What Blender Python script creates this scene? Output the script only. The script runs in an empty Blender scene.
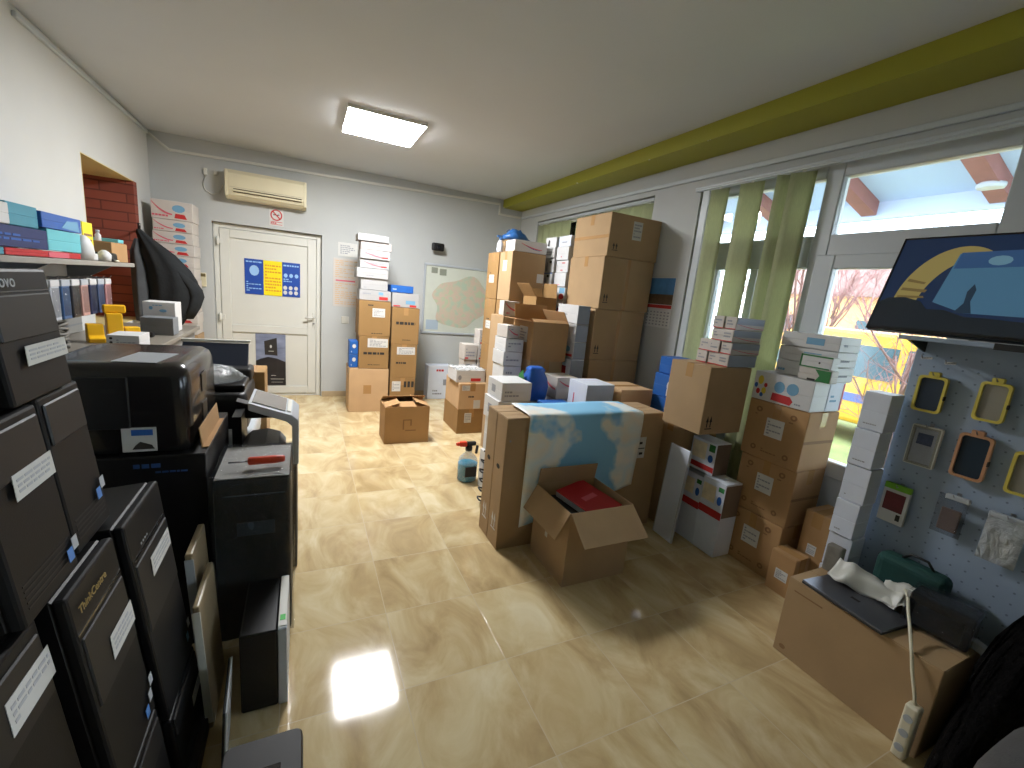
import bpy, bmesh, math, random
from mathutils import Vector, Matrix
random.seed(7)
SC = bpy.context.scene
COL = SC.collection
PI = math.pi

# ------------------------------------------------------------------ materials
def lin(c):
    return tuple(((v/255.0)/12.92 if v/255.0 <= 0.04045 else ((v/255.0+0.055)/1.055)**2.4) for v in c)

def mat(name, rgb, rough=0.6, metal=0.0, var=0.0, scale=8.0, bump=0.0, bscale=60.0, spec=0.5, trans=0.0, alpha=1.0,
        emit=0.0, coat=0.0, stretch=None):
    m = bpy.data.materials.new(name); m.use_nodes = True
    nt = m.node_tree; b = nt.nodes['Principled BSDF']
    c = lin(rgb)
    b.inputs['Base Color'].default_value = (*c, 1)
    b.inputs['Roughness'].default_value = rough
    b.inputs['Metallic'].default_value = metal
    b.inputs['Specular IOR Level'].default_value = spec
    b.inputs['Transmission Weight'].default_value = trans
    b.inputs['Coat Weight'].default_value = coat
    b.inputs['Alpha'].default_value = alpha
    if emit:
        b.inputs['Emission Color'].default_value = (*c, 1)
        b.inputs['Emission Strength'].default_value = emit
    tc = None
    def coords():
        t = nt.nodes.new('ShaderNodeTexCoord')
        mp = nt.nodes.new('ShaderNodeMapping')
        if stretch: mp.inputs['Scale'].default_value = stretch
        nt.links.new(t.outputs['Object'], mp.inputs['Vector'])
        return mp.outputs['Vector']
    if var > 0 or bump > 0: tc = coords()
    if var > 0:
        n = nt.nodes.new('ShaderNodeTexNoise'); n.inputs['Scale'].default_value = scale
        n.inputs['Detail'].default_value = 5
        nt.links.new(tc, n.inputs['Vector'])
        r = nt.nodes.new('ShaderNodeValToRGB')
        r.color_ramp.elements[0].position = .3; r.color_ramp.elements[1].position = .7
        r.color_ramp.elements[0].color = (*[max(0, v*(1-var)) for v in c], 1)
        r.color_ramp.elements[1].color = (*[min(1, v*(1+var)) for v in c], 1)
        nt.links.new(n.outputs['Fac'], r.inputs['Fac'])
        nt.links.new(r.outputs['Color'], b.inputs['Base Color'])
    if bump > 0:
        n = nt.nodes.new('ShaderNodeTexNoise'); n.inputs['Scale'].default_value = bscale
        n.inputs['Detail'].default_value = 4
        nt.links.new(tc, n.inputs['Vector'])
        bp = nt.nodes.new('ShaderNodeBump'); bp.inputs['Strength'].default_value = bump
        bp.inputs['Distance'].default_value = 0.01
        nt.links.new(n.outputs['Fac'], bp.inputs['Height'])
        nt.links.new(bp.outputs['Normal'], b.inputs['Normal'])
    return m

def mat_emit(name, rgb, strength):
    m = bpy.data.materials.new(name); m.use_nodes = True
    nt = m.node_tree; nt.nodes.clear()
    e = nt.nodes.new('ShaderNodeEmission'); e.inputs['Color'].default_value = (*lin(rgb), 1)
    e.inputs['Strength'].default_value = strength
    o = nt.nodes.new('ShaderNodeOutputMaterial'); nt.links.new(e.outputs[0], o.inputs[0])
    return m

def mat_glass(name, tint=(1, 1, 1), gloss=0.06):
    m = bpy.data.materials.new(name); m.use_nodes = True
    nt = m.node_tree; nt.nodes.clear()
    t = nt.nodes.new('ShaderNodeBsdfTransparent'); t.inputs['Color'].default_value = (*tint, 1)
    g = nt.nodes.new('ShaderNodeBsdfGlossy'); g.inputs['Roughness'].default_value = 0.02
    f = nt.nodes.new('ShaderNodeFresnel'); f.inputs['IOR'].default_value = 1.45
    mx = nt.nodes.new('ShaderNodeMixShader'); o = nt.nodes.new('ShaderNodeOutputMaterial')
    nt.links.new(f.outputs[0], mx.inputs[0]); nt.links.new(t.outputs[0], mx.inputs[1]); nt.links.new(g.outputs[0], mx.inputs[2])
    nt.links.new(mx.outputs[0], o.inputs[0])
    return m

def mat_film(name, rgb=(235, 240, 245), cover=0.25, rough=0.12):
    """thin clear plastic: mostly see-through with crinkled gloss"""
    m = bpy.data.materials.new(name); m.use_nodes = True
    nt = m.node_tree; nt.nodes.clear()
    t = nt.nodes.new('ShaderNodeBsdfTransparent')
    p = nt.nodes.new('ShaderNodeBsdfPrincipled')
    p.inputs['Base Color'].default_value = (*lin(rgb), 1); p.inputs['Roughness'].default_value = rough
    p.inputs['Specular IOR Level'].default_value = 1.0
    tc = nt.nodes.new('ShaderNodeTexCoord'); n = nt.nodes.new('ShaderNodeTexNoise')
    n.inputs['Scale'].default_value = 14; n.inputs['Detail'].default_value = 6; n.inputs['Distortion'].default_value = 1.5
    nt.links.new(tc.outputs['Object'], n.inputs['Vector'])
    bp = nt.nodes.new('ShaderNodeBump'); bp.inputs['Strength'].default_value = 1.0; bp.inputs['Distance'].default_value = 0.05
    nt.links.new(n.outputs['Fac'], bp.inputs['Height']); nt.links.new(bp.outputs['Normal'], p.inputs['Normal'])
    mx = nt.nodes.new('ShaderNodeMixShader'); mx.inputs[0].default_value = cover
    o = nt.nodes.new('ShaderNodeOutputMaterial')
    nt.links.new(t.outputs[0], mx.inputs[1]); nt.links.new(p.outputs[0], mx.inputs[2]); nt.links.new(mx.outputs[0], o.inputs[0])
    return m

def mat_slat(name, rgb):
    m = bpy.data.materials.new(name); m.use_nodes = True
    nt = m.node_tree; nt.nodes.clear()
    d = nt.nodes.new('ShaderNodeBsdfDiffuse'); t = nt.nodes.new('ShaderNodeBsdfTranslucent')
    tc = nt.nodes.new('ShaderNodeTexCoord'); mp = nt.nodes.new('ShaderNodeMapping')
    mp.inputs['Scale'].default_value = (60, 60, 6)
    n = nt.nodes.new('ShaderNodeTexNoise'); n.inputs['Scale'].default_value = 4
    nt.links.new(tc.outputs['Object'], mp.inputs[0]); nt.links.new(mp.outputs[0], n.inputs['Vector'])
    r = nt.nodes.new('ShaderNodeValToRGB'); c = lin(rgb)
    r.color_ramp.elements[0].color = (*[v*.85 for v in c], 1); r.color_ramp.elements[1].color = (*[min(1, v*1.15) for v in c], 1)
    nt.links.new(n.outputs['Fac'], r.inputs[0])
    nt.links.new(r.outputs[0], d.inputs[0]); nt.links.new(r.outputs[0], t.inputs[0])
    mx = nt.nodes.new('ShaderNodeMixShader'); mx.inputs[0].default_value = .5
    o = nt.nodes.new('ShaderNodeOutputMaterial')
    nt.links.new(d.outputs[0], mx.inputs[1]); nt.links.new(t.outputs[0], mx.inputs[2]); nt.links.new(mx.outputs[0], o.inputs[0])
    return m

def mat_floor():
    m = bpy.data.materials.new('polished_tile'); m.use_nodes = True
    nt = m.node_tree; b = nt.nodes['Principled BSDF']; L = nt.links.new
    tc = nt.nodes.new('ShaderNodeTexCoord')
    mp = nt.nodes.new('ShaderNodeMapping'); mp.inputs['Location'].default_value = (-.37+4.5, -1.47+4.5, 0)
    L(tc.outputs['Object'], mp.inputs['Vector'])
    br = nt.nodes.new('ShaderNodeTexBrick'); br.offset = 0.0; br.squash = 1.0
    br.inputs['Scale'].default_value = 1.0; br.inputs['Brick Width'].default_value = .45; br.inputs['Row Height'].default_value = .45
    br.inputs['Mortar Size'].default_value = .0022; br.inputs['Mortar Smooth'].default_value = .2
    br.inputs['Color1'].default_value = (0.0, 0.0, 0.0, 1); br.inputs['Color2'].default_value = (1, 1, 1, 1)
    br.inputs['Mortar'].default_value = (.5, .5, .5, 1)
    L(mp.outputs['Vector'], br.inputs['Vector'])
    # every tile shows another cut of the stone pattern
    sh = nt.nodes.new('ShaderNodeVectorMath'); sh.operation = 'MULTIPLY_ADD'
    L(br.outputs['Color'], sh.inputs[0]); sh.inputs[1].default_value = (3.0, 5.0, 7.0); L(mp.outputs['Vector'], sh.inputs[2])
    st = nt.nodes.new('ShaderNodeMapping'); st.inputs['Scale'].default_value = (1.0, .55, 1); st.inputs['Rotation'].default_value = (0, 0, .5)
    L(sh.outputs[0], st.inputs['Vector'])
    n1 = nt.nodes.new('ShaderNodeTexNoise'); n1.inputs['Scale'].default_value = 4.2; n1.inputs['Detail'].default_value = 7
    n1.inputs['Roughness'].default_value = .58; n1.inputs['Distortion'].default_value = 1.1
    L(st.outputs[0], n1.inputs['Vector'])
    r = nt.nodes.new('ShaderNodeValToRGB'); e = r.color_ramp.elements
    e[0].position = .28; e[0].color = (*lin((172, 148, 106)), 1)
    e[1].position = .80; e[1].color = (*lin((228, 216, 184)), 1)
    a = e.new(.45); a.color = (*lin((196, 172, 128)), 1)
    a = e.new(.60); a.color = (*lin((212, 194, 152)), 1)
    L(n1.outputs['Fac'], r.inputs[0])
    mx = nt.nodes.new('ShaderNodeMixRGB'); L(br.outputs['Fac'], mx.inputs[0]); L(r.outputs[0], mx.inputs[1])
    mx.inputs[2].default_value = (*lin((206, 190, 158)), 1)
    L(mx.outputs[0], b.inputs['Base Color'])
    b.inputs['Roughness'].default_value = .13; b.inputs['Specular IOR Level'].default_value = .42
    n2 = nt.nodes.new('ShaderNodeTexNoise'); n2.inputs['Scale'].default_value = 6; L(mp.outputs[0], n2.inputs['Vector'])
    mr = nt.nodes.new('ShaderNodeMapRange'); mr.inputs['To Min'].default_value = .05; mr.inputs['To Max'].default_value = .11
    L(n2.outputs['Fac'], mr.inputs[0]); L(mr.outputs[0], b.inputs['Roughness'])
    bp = nt.nodes.new('ShaderNodeBump'); bp.inputs['Strength'].default_value = .25; bp.inputs['Distance'].default_value = .002; bp.invert = True
    L(br.outputs['Fac'], bp.inputs['Height']); L(bp.outputs[0], b.inputs['Normal'])
    return m

def mat_brick():
    m = bpy.data.materials.new('red_brick'); m.use_nodes = True
    nt = m.node_tree; b = nt.nodes['Principled BSDF']; L = nt.links.new
    tc = nt.nodes.new('ShaderNodeTexCoord'); mp = nt.nodes.new('ShaderNodeMapping')
    mp.inputs['Rotation'].default_value = (0, PI/2, PI/2)
    sx = nt.nodes.new('ShaderNodeSeparateXYZ'); cx = nt.nodes.new('ShaderNodeCombineXYZ')
    L(tc.outputs['Object'], sx.inputs[0]); ad = nt.nodes.new('ShaderNodeMath'); L(sx.outputs['X'], ad.inputs[0]); L(sx.outputs['Y'], ad.inputs[1]); L(ad.outputs[0], cx.inputs['X']); L(sx.outputs['Z'], cx.inputs['Y'])
    br = nt.nodes.new('ShaderNodeTexBrick'); br.inputs['Scale'].default_value = 1
    br.inputs['Brick Width'].default_value = .40; br.inputs['Row Height'].default_value = .088; br.inputs['Mortar Size'].default_value = .006
    br.inputs['Color1'].default_value = (*lin((156, 84, 66)), 1); br.inputs['Color2'].default_value = (*lin((138, 72, 58)), 1)
    br.inputs['Mortar'].default_value = (*lin((112, 60, 50)), 1)
    L(cx.outputs[0], br.inputs['Vector']); L(br.outputs['Color'], b.inputs['Base Color'])
    b.inputs['Roughness'].default_value = .8
    bp = nt.nodes.new('ShaderNodeBump'); bp.invert = True; bp.inputs['Strength'].default_value = .6; bp.inputs['Distance'].default_value = .01
    L(br.outputs['Fac'], bp.inputs['Height']); L(bp.outputs[0], b.inputs['Normal'])
    return m

def mat_map(name, sea, lands, scale, thr, seed=0.0, soft=0.0):
    """a printed map: land shapes from noise over a sea colour"""
    m = bpy.data.materials.new(name); m.use_nodes = True
    nt = m.node_tree; b = nt.nodes['Principled BSDF']; L = nt.links.new
    tc = nt.nodes.new('ShaderNodeTexCoord'); mp = nt.nodes.new('ShaderNodeMapping'); mp.inputs['Location'].default_value = (seed, seed*.7, seed*1.3)
    L(tc.outputs['Object'], mp.inputs[0])
    n = nt.nodes.new('ShaderNodeTexNoise'); n.inputs['Scale'].default_value = scale; n.inputs['Detail'].default_value = 4; n.inputs['Roughness'].default_value = .5
    L(mp.outputs[0], n.inputs['Vector'])
    r = nt.nodes.new('ShaderNodeValToRGB'); r.color_ramp.interpolation = 'LINEAR' if soft else 'CONSTANT'
    r.color_ramp.elements[0].color = (0, 0, 0, 1); r.color_ramp.elements[1].position = thr+soft; r.color_ramp.elements[0].position = max(0, thr-soft) if soft else 0; r.color_ramp.elements[1].color = (1, 1, 1, 1)
    L(n.outputs['Fac'], r.inputs[0])
    n2 = nt.nodes.new('ShaderNodeTexNoise'); n2.inputs['Scale'].default_value = scale*1.7; L(mp.outputs[0], n2.inputs['Vector'])
    r2 = nt.nodes.new('ShaderNodeValToRGB'); els = r2.color_ramp.elements
    for i, c in enumerate(lands):
        p = .35+.3*i/max(1, len(lands)-1)
        if i < 2: els[i].position = p; els[i].color = (*lin(c), 1)
        else: els.new(p).color = (*lin(c), 1)
    L(n2.outputs['Fac'], r2.inputs[0])
    mx = nt.nodes.new('ShaderNodeMixRGB'); L(r.outputs[0], mx.inputs[0]); mx.inputs[1].default_value = (*lin(sea), 1); L(r2.outputs[0], mx.inputs[2])
    L(mx.outputs[0], b.inputs['Base Color']); b.inputs['Roughness'].default_value = .45
    return m

def mat_beam():
    m = bpy.data.materials.new('olive_paint'); m.use_nodes = True
    nt = m.node_tree; b = nt.nodes['Principled BSDF']; L = nt.links.new
    tc = nt.nodes.new('ShaderNodeTexCoord'); sx = nt.nodes.new('ShaderNodeSeparateXYZ'); L(tc.outputs['Object'], sx.inputs[0])
    n = nt.nodes.new('ShaderNodeTexNoise'); n.inputs['Scale'].default_value = 5.5; n.inputs['Detail'].default_value = 6
    L(tc.outputs['Object'], n.inputs['Vector'])
    g = nt.nodes.new('ShaderNodeMath'); g.operation = 'GREATER_THAN'; g.inputs[1].default_value = .635; L(n.outputs['Fac'], g.inputs[0])
    # chipped paint sits close to the lower edge
    z = nt.nodes.new('ShaderNodeMath'); z.operation = 'LESS_THAN'; z.inputs[1].default_value = 2.838; L(sx.outputs['Z'], z.inputs[0])
    x = nt.nodes.new('ShaderNodeMath'); x.operation = 'LESS_THAN'; x.inputs[1].default_value = 2.664; L(sx.outputs['X'], x.inputs[0])
    m1 = nt.nodes.new('ShaderNodeMath'); m1.operation = 'MULTIPLY'; L(g.outputs[0], m1.inputs[0]); L(z.outputs[0], m1.inputs[1])
    m2 = nt.nodes.new('ShaderNodeMath'); m2.operation = 'MULTIPLY'; L(m1.outputs[0], m2.inputs[0]); L(x.outputs[0], m2.inputs[1])
    mx = nt.nodes.new('ShaderNodeMixRGB'); L(m2.outputs[0], mx.inputs[0])
    mx.inputs[1].default_value = (*lin((154, 152, 40)), 1); mx.inputs[2].default_value = (*lin((190, 188, 160)), 1)
    L(mx.outputs[0], b.inputs['Base Color']); b.inputs['Roughness'].default_value = .55
    return m

CARD = mat('cardboard', (172, 143, 106), .85, var=.06, scale=5, bump=.05, bscale=90)
CARD_D = mat('cardboard_dark', (172, 134, 90), .85, var=.06, scale=5, bump=.05, bscale=90)
CARD_P = mat('cardboard_pale', (196, 162, 122), .85, var=.05, scale=5, bump=.05, bscale=90)
CARD_IN = mat('cardboard_inside', (160, 122, 80), .9, var=.08, scale=6)
CARD_BK = mat('cardboard_shipping', (150, 116, 70), .85, var=.06, scale=4, bump=.05, bscale=90)
TAPE = mat('packing_tape', (176, 136, 88), .22, spec=.6)
PAPER = mat('paper_label', (206, 205, 200), .7, var=.03, scale=20)
WHITE = mat('white_card', (204, 204, 203), .55, var=.03, scale=9)
WHITE2 = mat('white_card_cool', (212, 218, 230), .55, var=.03, scale=9)
WHITE_DIM = mat('white_card_dimmed', (166, 165, 164), .7, var=.03, scale=9); CREAM_DIM = mat('cream_card_dimmed', (168, 160, 156), .7, var=.03, scale=9)  # white and cream card darkened in colour to offset strong light from the panel
CREAM = mat('white_card_cream', (198, 191, 183), .6, var=.03, scale=9)
GREYCARD = mat('grey_card', (150, 158, 172), .6, var=.04, scale=7)
INK = mat('ink_black', (42, 38, 34), .7)
INKG = mat('ink_grey', (146, 148, 154), .7); INKL = mat('ink_faint', (178, 180, 184), .7)
INKR = mat('ink_red', (190, 44, 44), .6)
INKP = mat('ink_pink', (206, 96, 110), .6)
INKB = mat('ink_blue', (36, 92, 172), .5)
INKC = mat('ink_cyan', (112, 160, 190), .6)
INKY = mat('ink_yellow', (214, 190, 60), .6)
INKGR = mat('ink_green', (44, 120, 60), .6)
INKBR = mat('ink_brown', (142, 108, 74), .85)
INKGO = mat('ink_gold', (170, 150, 96), .4, metal=.4)
BLK = mat('black_plastic', (14, 14, 16), .42, var=.1, scale=30, bump=.03, bscale=300)
BLK2 = mat('black_gloss', (20, 20, 23), .18, coat=.3)
CHAR = mat('charcoal_plastic', (26, 26, 27), .5, var=.08, scale=20)
TOWER = mat('tower_black', (19, 20, 22), .5, spec=.3, var=.08, scale=14, bump=.04, bscale=260)
GREY = mat('grey_plastic', (112, 116, 120), .45, var=.03, scale=9)
LGREY = mat('light_grey_plastic', (176, 182, 188), .4, var=.03, scale=9)
IVORY = mat('ivory_plastic', (214, 204, 172), .45, var=.02, scale=6)
PVC = mat('white_pvc', (214, 213, 204), .35, var=.02, scale=4)
PVC2 = mat('white_pvc_cool', (196, 202, 206), .35, var=.02, scale=4)
STEEL = mat('steel', (150, 150, 152), .3, metal=.9)
PLASTER = mat('plaster_grey', (186, 188, 186), .85, var=.025, scale=2.2, bump=.08, bscale=45)
PLASTER_L = mat('plaster_left', (204, 204, 200), .85, var=.025, scale=2.0, bump=.08, bscale=45)
CEIL = mat('ceiling_paint', (200, 203, 206), .9, var=.02, scale=1.4, bump=.05, bscale=30)
REVEAL = mat('cream_reveal', (214, 198, 140), .8, var=.03, scale=5)
FLOOR = mat_floor(); BRICK = mat_brick(); OLIVE = mat_beam()
SLAT = mat_slat('blind_fabric', (196, 200, 164))
GLASS = mat_glass('window_glass')
FILM = mat_film('clear_film', (44, 50, 58), .22, .05); FILM2 = mat_film('milky_film', (222, 226, 226), .45, .12)
BLUE = mat('blue_card', (30, 92, 170), .5, var=.05, scale=8)
NAVY = mat('navy_card', (28, 44, 96), .5, var=.05, scale=8)
TEAL = mat('teal_card', (70, 140, 160), .5, var=.05, scale=8)
AQUA = mat('aqua_card', (104, 186, 196), .5, var=.04, scale=8)
RED = mat('red_card', (180, 34, 40), .45, var=.05, scale=8)
YEL = mat('yellow_plastic', (236, 182, 20), .4, var=.03, scale=8)
YELP = mat('yellow_paper', (236, 220, 50), .6)
CASEY = mat('case_yellow', (206, 190, 84), .4)
CASEO = mat('case_copper', (188, 140, 104), .4)
PEG = mat('pegboard_grey', (148, 164, 184), .55, var=.03, scale=5)
CLOTH = mat('black_cloth', (26, 29, 31), .9, var=.25, scale=9, bump=.35, bscale=28)
CLOTH2 = mat('charcoal_cloth', (66, 68, 70), .85, var=.2, scale=9, bump=.35, bscale=28)
FUR = mat('black_pile', (16, 15, 15), 1.0, var=.4, scale=40, bump=1.0, bscale=70, spec=.1)
SEATG = mat('grey_fabric', (86, 84, 84), .9, var=.08, scale=20, bump=.2, bscale=200)
ORANGE = mat('orange_grip', (206, 62, 28), .4)
GREENB = mat('dark_green_cloth', (22, 66, 62), .8, var=.2, scale=12)
CABLE = mat('white_cable', (226, 220, 196), .45)
LIQ = mat('blue_liquid', (20, 150, 190), .12, spec=.6, coat=.4)
CLEARP = mat_film('bottle_plastic', (190, 215, 230), .35, .15)

# ------------------------------------------------------------------ mesh helper
class MB:
    def __init__(self): self.bm = bmesh.new()
    def _tf(self, vs, M):
        if M is not None:
            for v in vs: v.co = M @ v.co
    def box(self, x0, x1, y0, y1, z0, z1, bev=0.0, M=None, mi=0, seg=1):
        if x1 < x0: x0, x1 = x1, x0
        if y1 < y0: y0, y1 = y1, y0
        if z1 < z0: z0, z1 = z1, z0
        b = bmesh.new()
        bmesh.ops.create_cube(b, size=1)
        for v in b.verts:
            v.co = Vector((x0+(v.co.x+.5)*(x1-x0), y0+(v.co.y+.5)*(y1-y0), z0+(v.co.z+.5)*(z1-z0)))
        if bev > 0:
            bmesh.ops.bevel(b, geom=b.edges[:], offset=min(bev, .45*min(x1-x0, y1-y0, z1-z0)), segments=seg, affect='EDGES', profile=.5)
        self._merge(b, M, mi); return self
    def _merge(self, b, M, mi):
        mp = {}
        for v in b.verts: mp[v] = self.bm.verts.new((M @ v.co) if M is not None else v.co)
        for f in b.faces:
            try:
                nf = self.bm.faces.new([mp[v] for v in f.verts]); nf.material_index = mi; nf.smooth = f.smooth
            except ValueError: pass
        b.free()
    def prism(self, pts, axis, t0, t1, M=None, mi=0):
        """closed outline (list of 2D) extruded along an axis: x->(y,z), y->(x,z), z->(x,y)"""
        def P(a, b, t):
            return Vector((t, a, b)) if axis == 'x' else Vector((a, t, b)) if axis == 'y' else Vector((a, b, t))
        b = bmesh.new()
        A = [b.verts.new(P(p[0], p[1], t0)) for p in pts]; B = [b.verts.new(P(p[0], p[1], t1)) for p in pts]
        n = len(pts)
        b.faces.new(A); b.faces.new(B[::-1])
        for i in range(n): b.faces.new((A[i], B[i], B[(i+1) % n], A[(i+1) % n]))
        bmesh.ops.recalc_face_normals(b, faces=b.faces[:])
        self._merge(b, M, mi); return self
    def tube(self, pts, r, n=8, M=None, mi=0, r1=None):
        pts = [Vector(p) for p in pts]; b = bmesh.new(); rings = []
        for i, p in enumerate(pts):
            t = (pts[min(i+1, len(pts)-1)]-pts[max(i-1, 0)]).normalized()
            u = t.cross(Vector((0, 0, 1)))
            if u.length < .1: u = t.cross(Vector((1, 0, 0)))
            u.normalize(); w = t.cross(u)
            rr = r if r1 is None else r+(r1-r)*i/max(1, len(pts)-1)
            rings.append([b.verts.new(p+(u*math.cos(2*PI*k/n)+w*math.sin(2*PI*k/n))*rr) for k in range(n)])
        for a, c in zip(rings, rings[1:]):
            for k in range(n):
                f = b.faces.new((a[k], a[(k+1) % n], c[(k+1) % n], c[k])); f.smooth = True
        b.faces.new(rings[0][::-1]); b.faces.new(rings[-1])
        bmesh.ops.recalc_face_normals(b, faces=b.faces[:])
        self._merge(b, M, mi); return self
    def lathe(self, prof, n=24, M=None, mi=0, sx=1, sy=1):
        b = bmesh.new(); rings = []
        for r, z in prof: rings.append([b.verts.new((sx*r*math.cos(2*PI*k/n), sy*r*math.sin(2*PI*k/n), z)) for k in range(n)])
        for a, c in zip(rings, rings[1:]):
            for k in range(n):
                f = b.faces.new((a[k], a[(k+1) % n], c[(k+1) % n], c[k])); f.smooth = True
        b.faces.new(rings[0][::-1]); b.faces.new(rings[-1])
        bmesh.ops.recalc_face_normals(b, faces=b.faces[:])
        self._merge(b, M, mi); return self
    def loft(self, rings, M=None, mi=0, cap=True, closed=True):
        b = bmesh.new(); R = [[b.verts.new(p) for p in ring] for ring in rings]; n = len(R[0])
        for a, c in zip(R, R[1:]):
            for k in range(n if closed else n-1):
                f = b.faces.new((a[k], a[(k+1) % n], c[(k+1) % n], c[k])); f.smooth = True
        if cap and closed: b.faces.new(R[0][::-1]); b.faces.new(R[-1])
        bmesh.ops.recalc_face_normals(b, faces=b.faces[:])
        self._merge(b, M, mi); return self
    def sheet(self, grid, th, M=None, mi=0):
        """a bent sheet with real thickness from a grid of points"""
        nr, nc = len(grid), len(grid[0]); G = [[Vector(p) for p in r] for r in grid]; N = []
        for i in range(nr):
            row = []
            for j in range(nc):
                du = G[min(i+1, nr-1)][j]-G[max(i-1, 0)][j]; dv = G[i][min(j+1, nc-1)]-G[i][max(j-1, 0)]
                q = du.cross(dv); row.append(q.normalized() if q.length > 1e-9 else Vector((0, 0, 1)))
            N.append(row)
        b = bmesh.new()
        T = [[b.verts.new(G[i][j]+N[i][j]*th/2) for j in range(nc)] for i in range(nr)]
        B = [[b.verts.new(G[i][j]-N[i][j]*th/2) for j in range(nc)] for i in range(nr)]
        for i in range(nr-1):
            for j in range(nc-1):
                f = b.faces.new((T[i][j], T[i+1][j], T[i+1][j+1], T[i][j+1])); f.smooth = True
                f = b.faces.new((B[i][j], B[i][j+1], B[i+1][j+1], B[i+1][j])); f.smooth = True
        for i in range(nr-1):
            b.faces.new((T[i][0], B[i][0], B[i+1][0], T[i+1][0])); b.faces.new((T[i][-1], T[i+1][-1], B[i+1][-1], B[i][-1]))
        for j in range(nc-1):
            b.faces.new((T[0][j], T[0][j+1], B[0][j+1], B[0][j])); b.faces.new((T[-1][j], B[-1][j], B[-1][j+1], T[-1][j+1]))
        bmesh.ops.recalc_face_normals(b, faces=b.faces[:])
        self._merge(b, M, mi); return self
    def build(self, name, m, parent=None, loc=(0, 0, 0), rot=(0, 0, 0), subsurf=0):
        me = bpy.data.meshes.new(name); self.bm.to_mesh(me); self.bm.free()
        for mm in (m if isinstance(m, (list, tuple)) else [m]): me.materials.append(mm)
        o = bpy.data.objects.new(name, me); COL.objects.link(o)
        o.location = loc; o.rotation_euler = rot
        if parent is not None: o.parent = parent
        if subsurf:
            s = o.modifiers.new('smooth', 'SUBSURF'); s.levels = subsurf; s.render_levels = subsurf
        return o

def tag(o, label, cat, group=None):
    o['label'] = label; o['category'] = cat
    if group: o['group'] = group
    return o
def empty(name, label, cat, loc=(0, 0, 0), rz=0, group=None):
    o = bpy.data.objects.new(name, None); COL.objects.link(o); o.location = loc; o.rotation_euler = (0, 0, rz); o.empty_display_size = .1
    return tag(o, label, cat, group)
def struct(name, mb, m, parent=None, **k):
    o = mb.build(name, m, parent, **k)
    if parent is None: o['kind'] = 'structure'
    return o
def sroot(name):
    o = bpy.data.objects.new(name, None); COL.objects.link(o); o['kind'] = 'structure'; return o

# ------------------------------------------------------------------ cartons
def face_frame(w, d, h, face):
    if face == '-x': return Vector((-w/2, d/2, 0)), Vector((0, -d, 0)), Vector((0, 0, h)), Vector((-1, 0, 0))
    if face == '+x': return Vector((w/2, -d/2, 0)), Vector((0, d, 0)), Vector((0, 0, h)), Vector((1, 0, 0))
    if face == '-y': return Vector((-w/2, -d/2, 0)), Vector((w, 0, 0)), Vector((0, 0, h)), Vector((0, -1, 0))
    if face == '+z': return Vector((-w/2, -d/2, h)), Vector((w, 0, 0)), Vector((0, d, 0)), Vector((0, 0, 1))
def plate(bm, fr, pts, t0=.0004, t1=.0014):
    o, u, v, n = fr
    P = [o+u*a+v*b for a, b in pts]
    A = [bm.verts.new(p+n*t0) for p in P]; B = [bm.verts.new(p+n*t1) for p in P]
    k = len(P); fs = [bm.faces.new(A), bm.faces.new(B[::-1])]
    for i in range(k): fs.append(bm.faces.new((A[i], B[i], B[(i+1) % k], A[(i+1) % k])))
    bmesh.ops.recalc_face_normals(bm, faces=fs)
def rect(u0, u1, v0, v1): return [(u0, v0), (u1, v0), (u1, v1), (u0, v1)]
def swoosh(u0, u1, v0, v1, th=.35):
    """a sagging brush stroke"""
    top, bot = [], []
    for i in range(9):
        t = i/8; s = (1-t)**2
        y = v0+(v1-v0)*(s*.9+.1*t)
        top.append((u0+(u1-u0)*t, y+(v1-v0)*th*(.15+t*(1.15-t)))); bot.append((u0+(u1-u0)*t, y-(v1-v0)*th*.1))
    return bot+top[::-1]
def disc(u, v, ru, rv, n=12): return [(u+ru*math.cos(2*PI*i/n), v+rv*math.sin(2*PI*i/n)) for i in range(n)]
def lines(u0, u1, v0, v1, n, seed=0):
    r = random.Random(seed); out = []
    for i in range(n):
        v = v1-(v1-v0)*(i+.5)/n; hh = (v1-v0)/n*.24; u = u0
        while u < u1-.01:
            wd = (u1-u0)*r.uniform(.08, .22); e = min(u1, u+wd)
            out.append(rect(u, e, v-hh, v+hh)); u = e+(u1-u0)*.04
            if r.random() < .12: break
    return out

def decals(root, w, d, h, items):
    """items: (part name, material, face, [outlines]) ; one mesh for each part name and material"""
    acc = {}
    for it in items:
        nm, m, face, polys = it[:4]; lay = it[4] if len(it) > 4 else 0
        acc.setdefault((nm, m.name), []).append((m, face, polys, lay))
    for (nm, _), lst in acc.items():
        mb = MB()
        for m, face, polys, lay in lst:
            for p in polys: plate(mb.bm, face_frame(w, d, h, face), p, .0004+lay*.0012, .0014+lay*.0012)
        mb.build(nm, lst[0][0], root)

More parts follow.
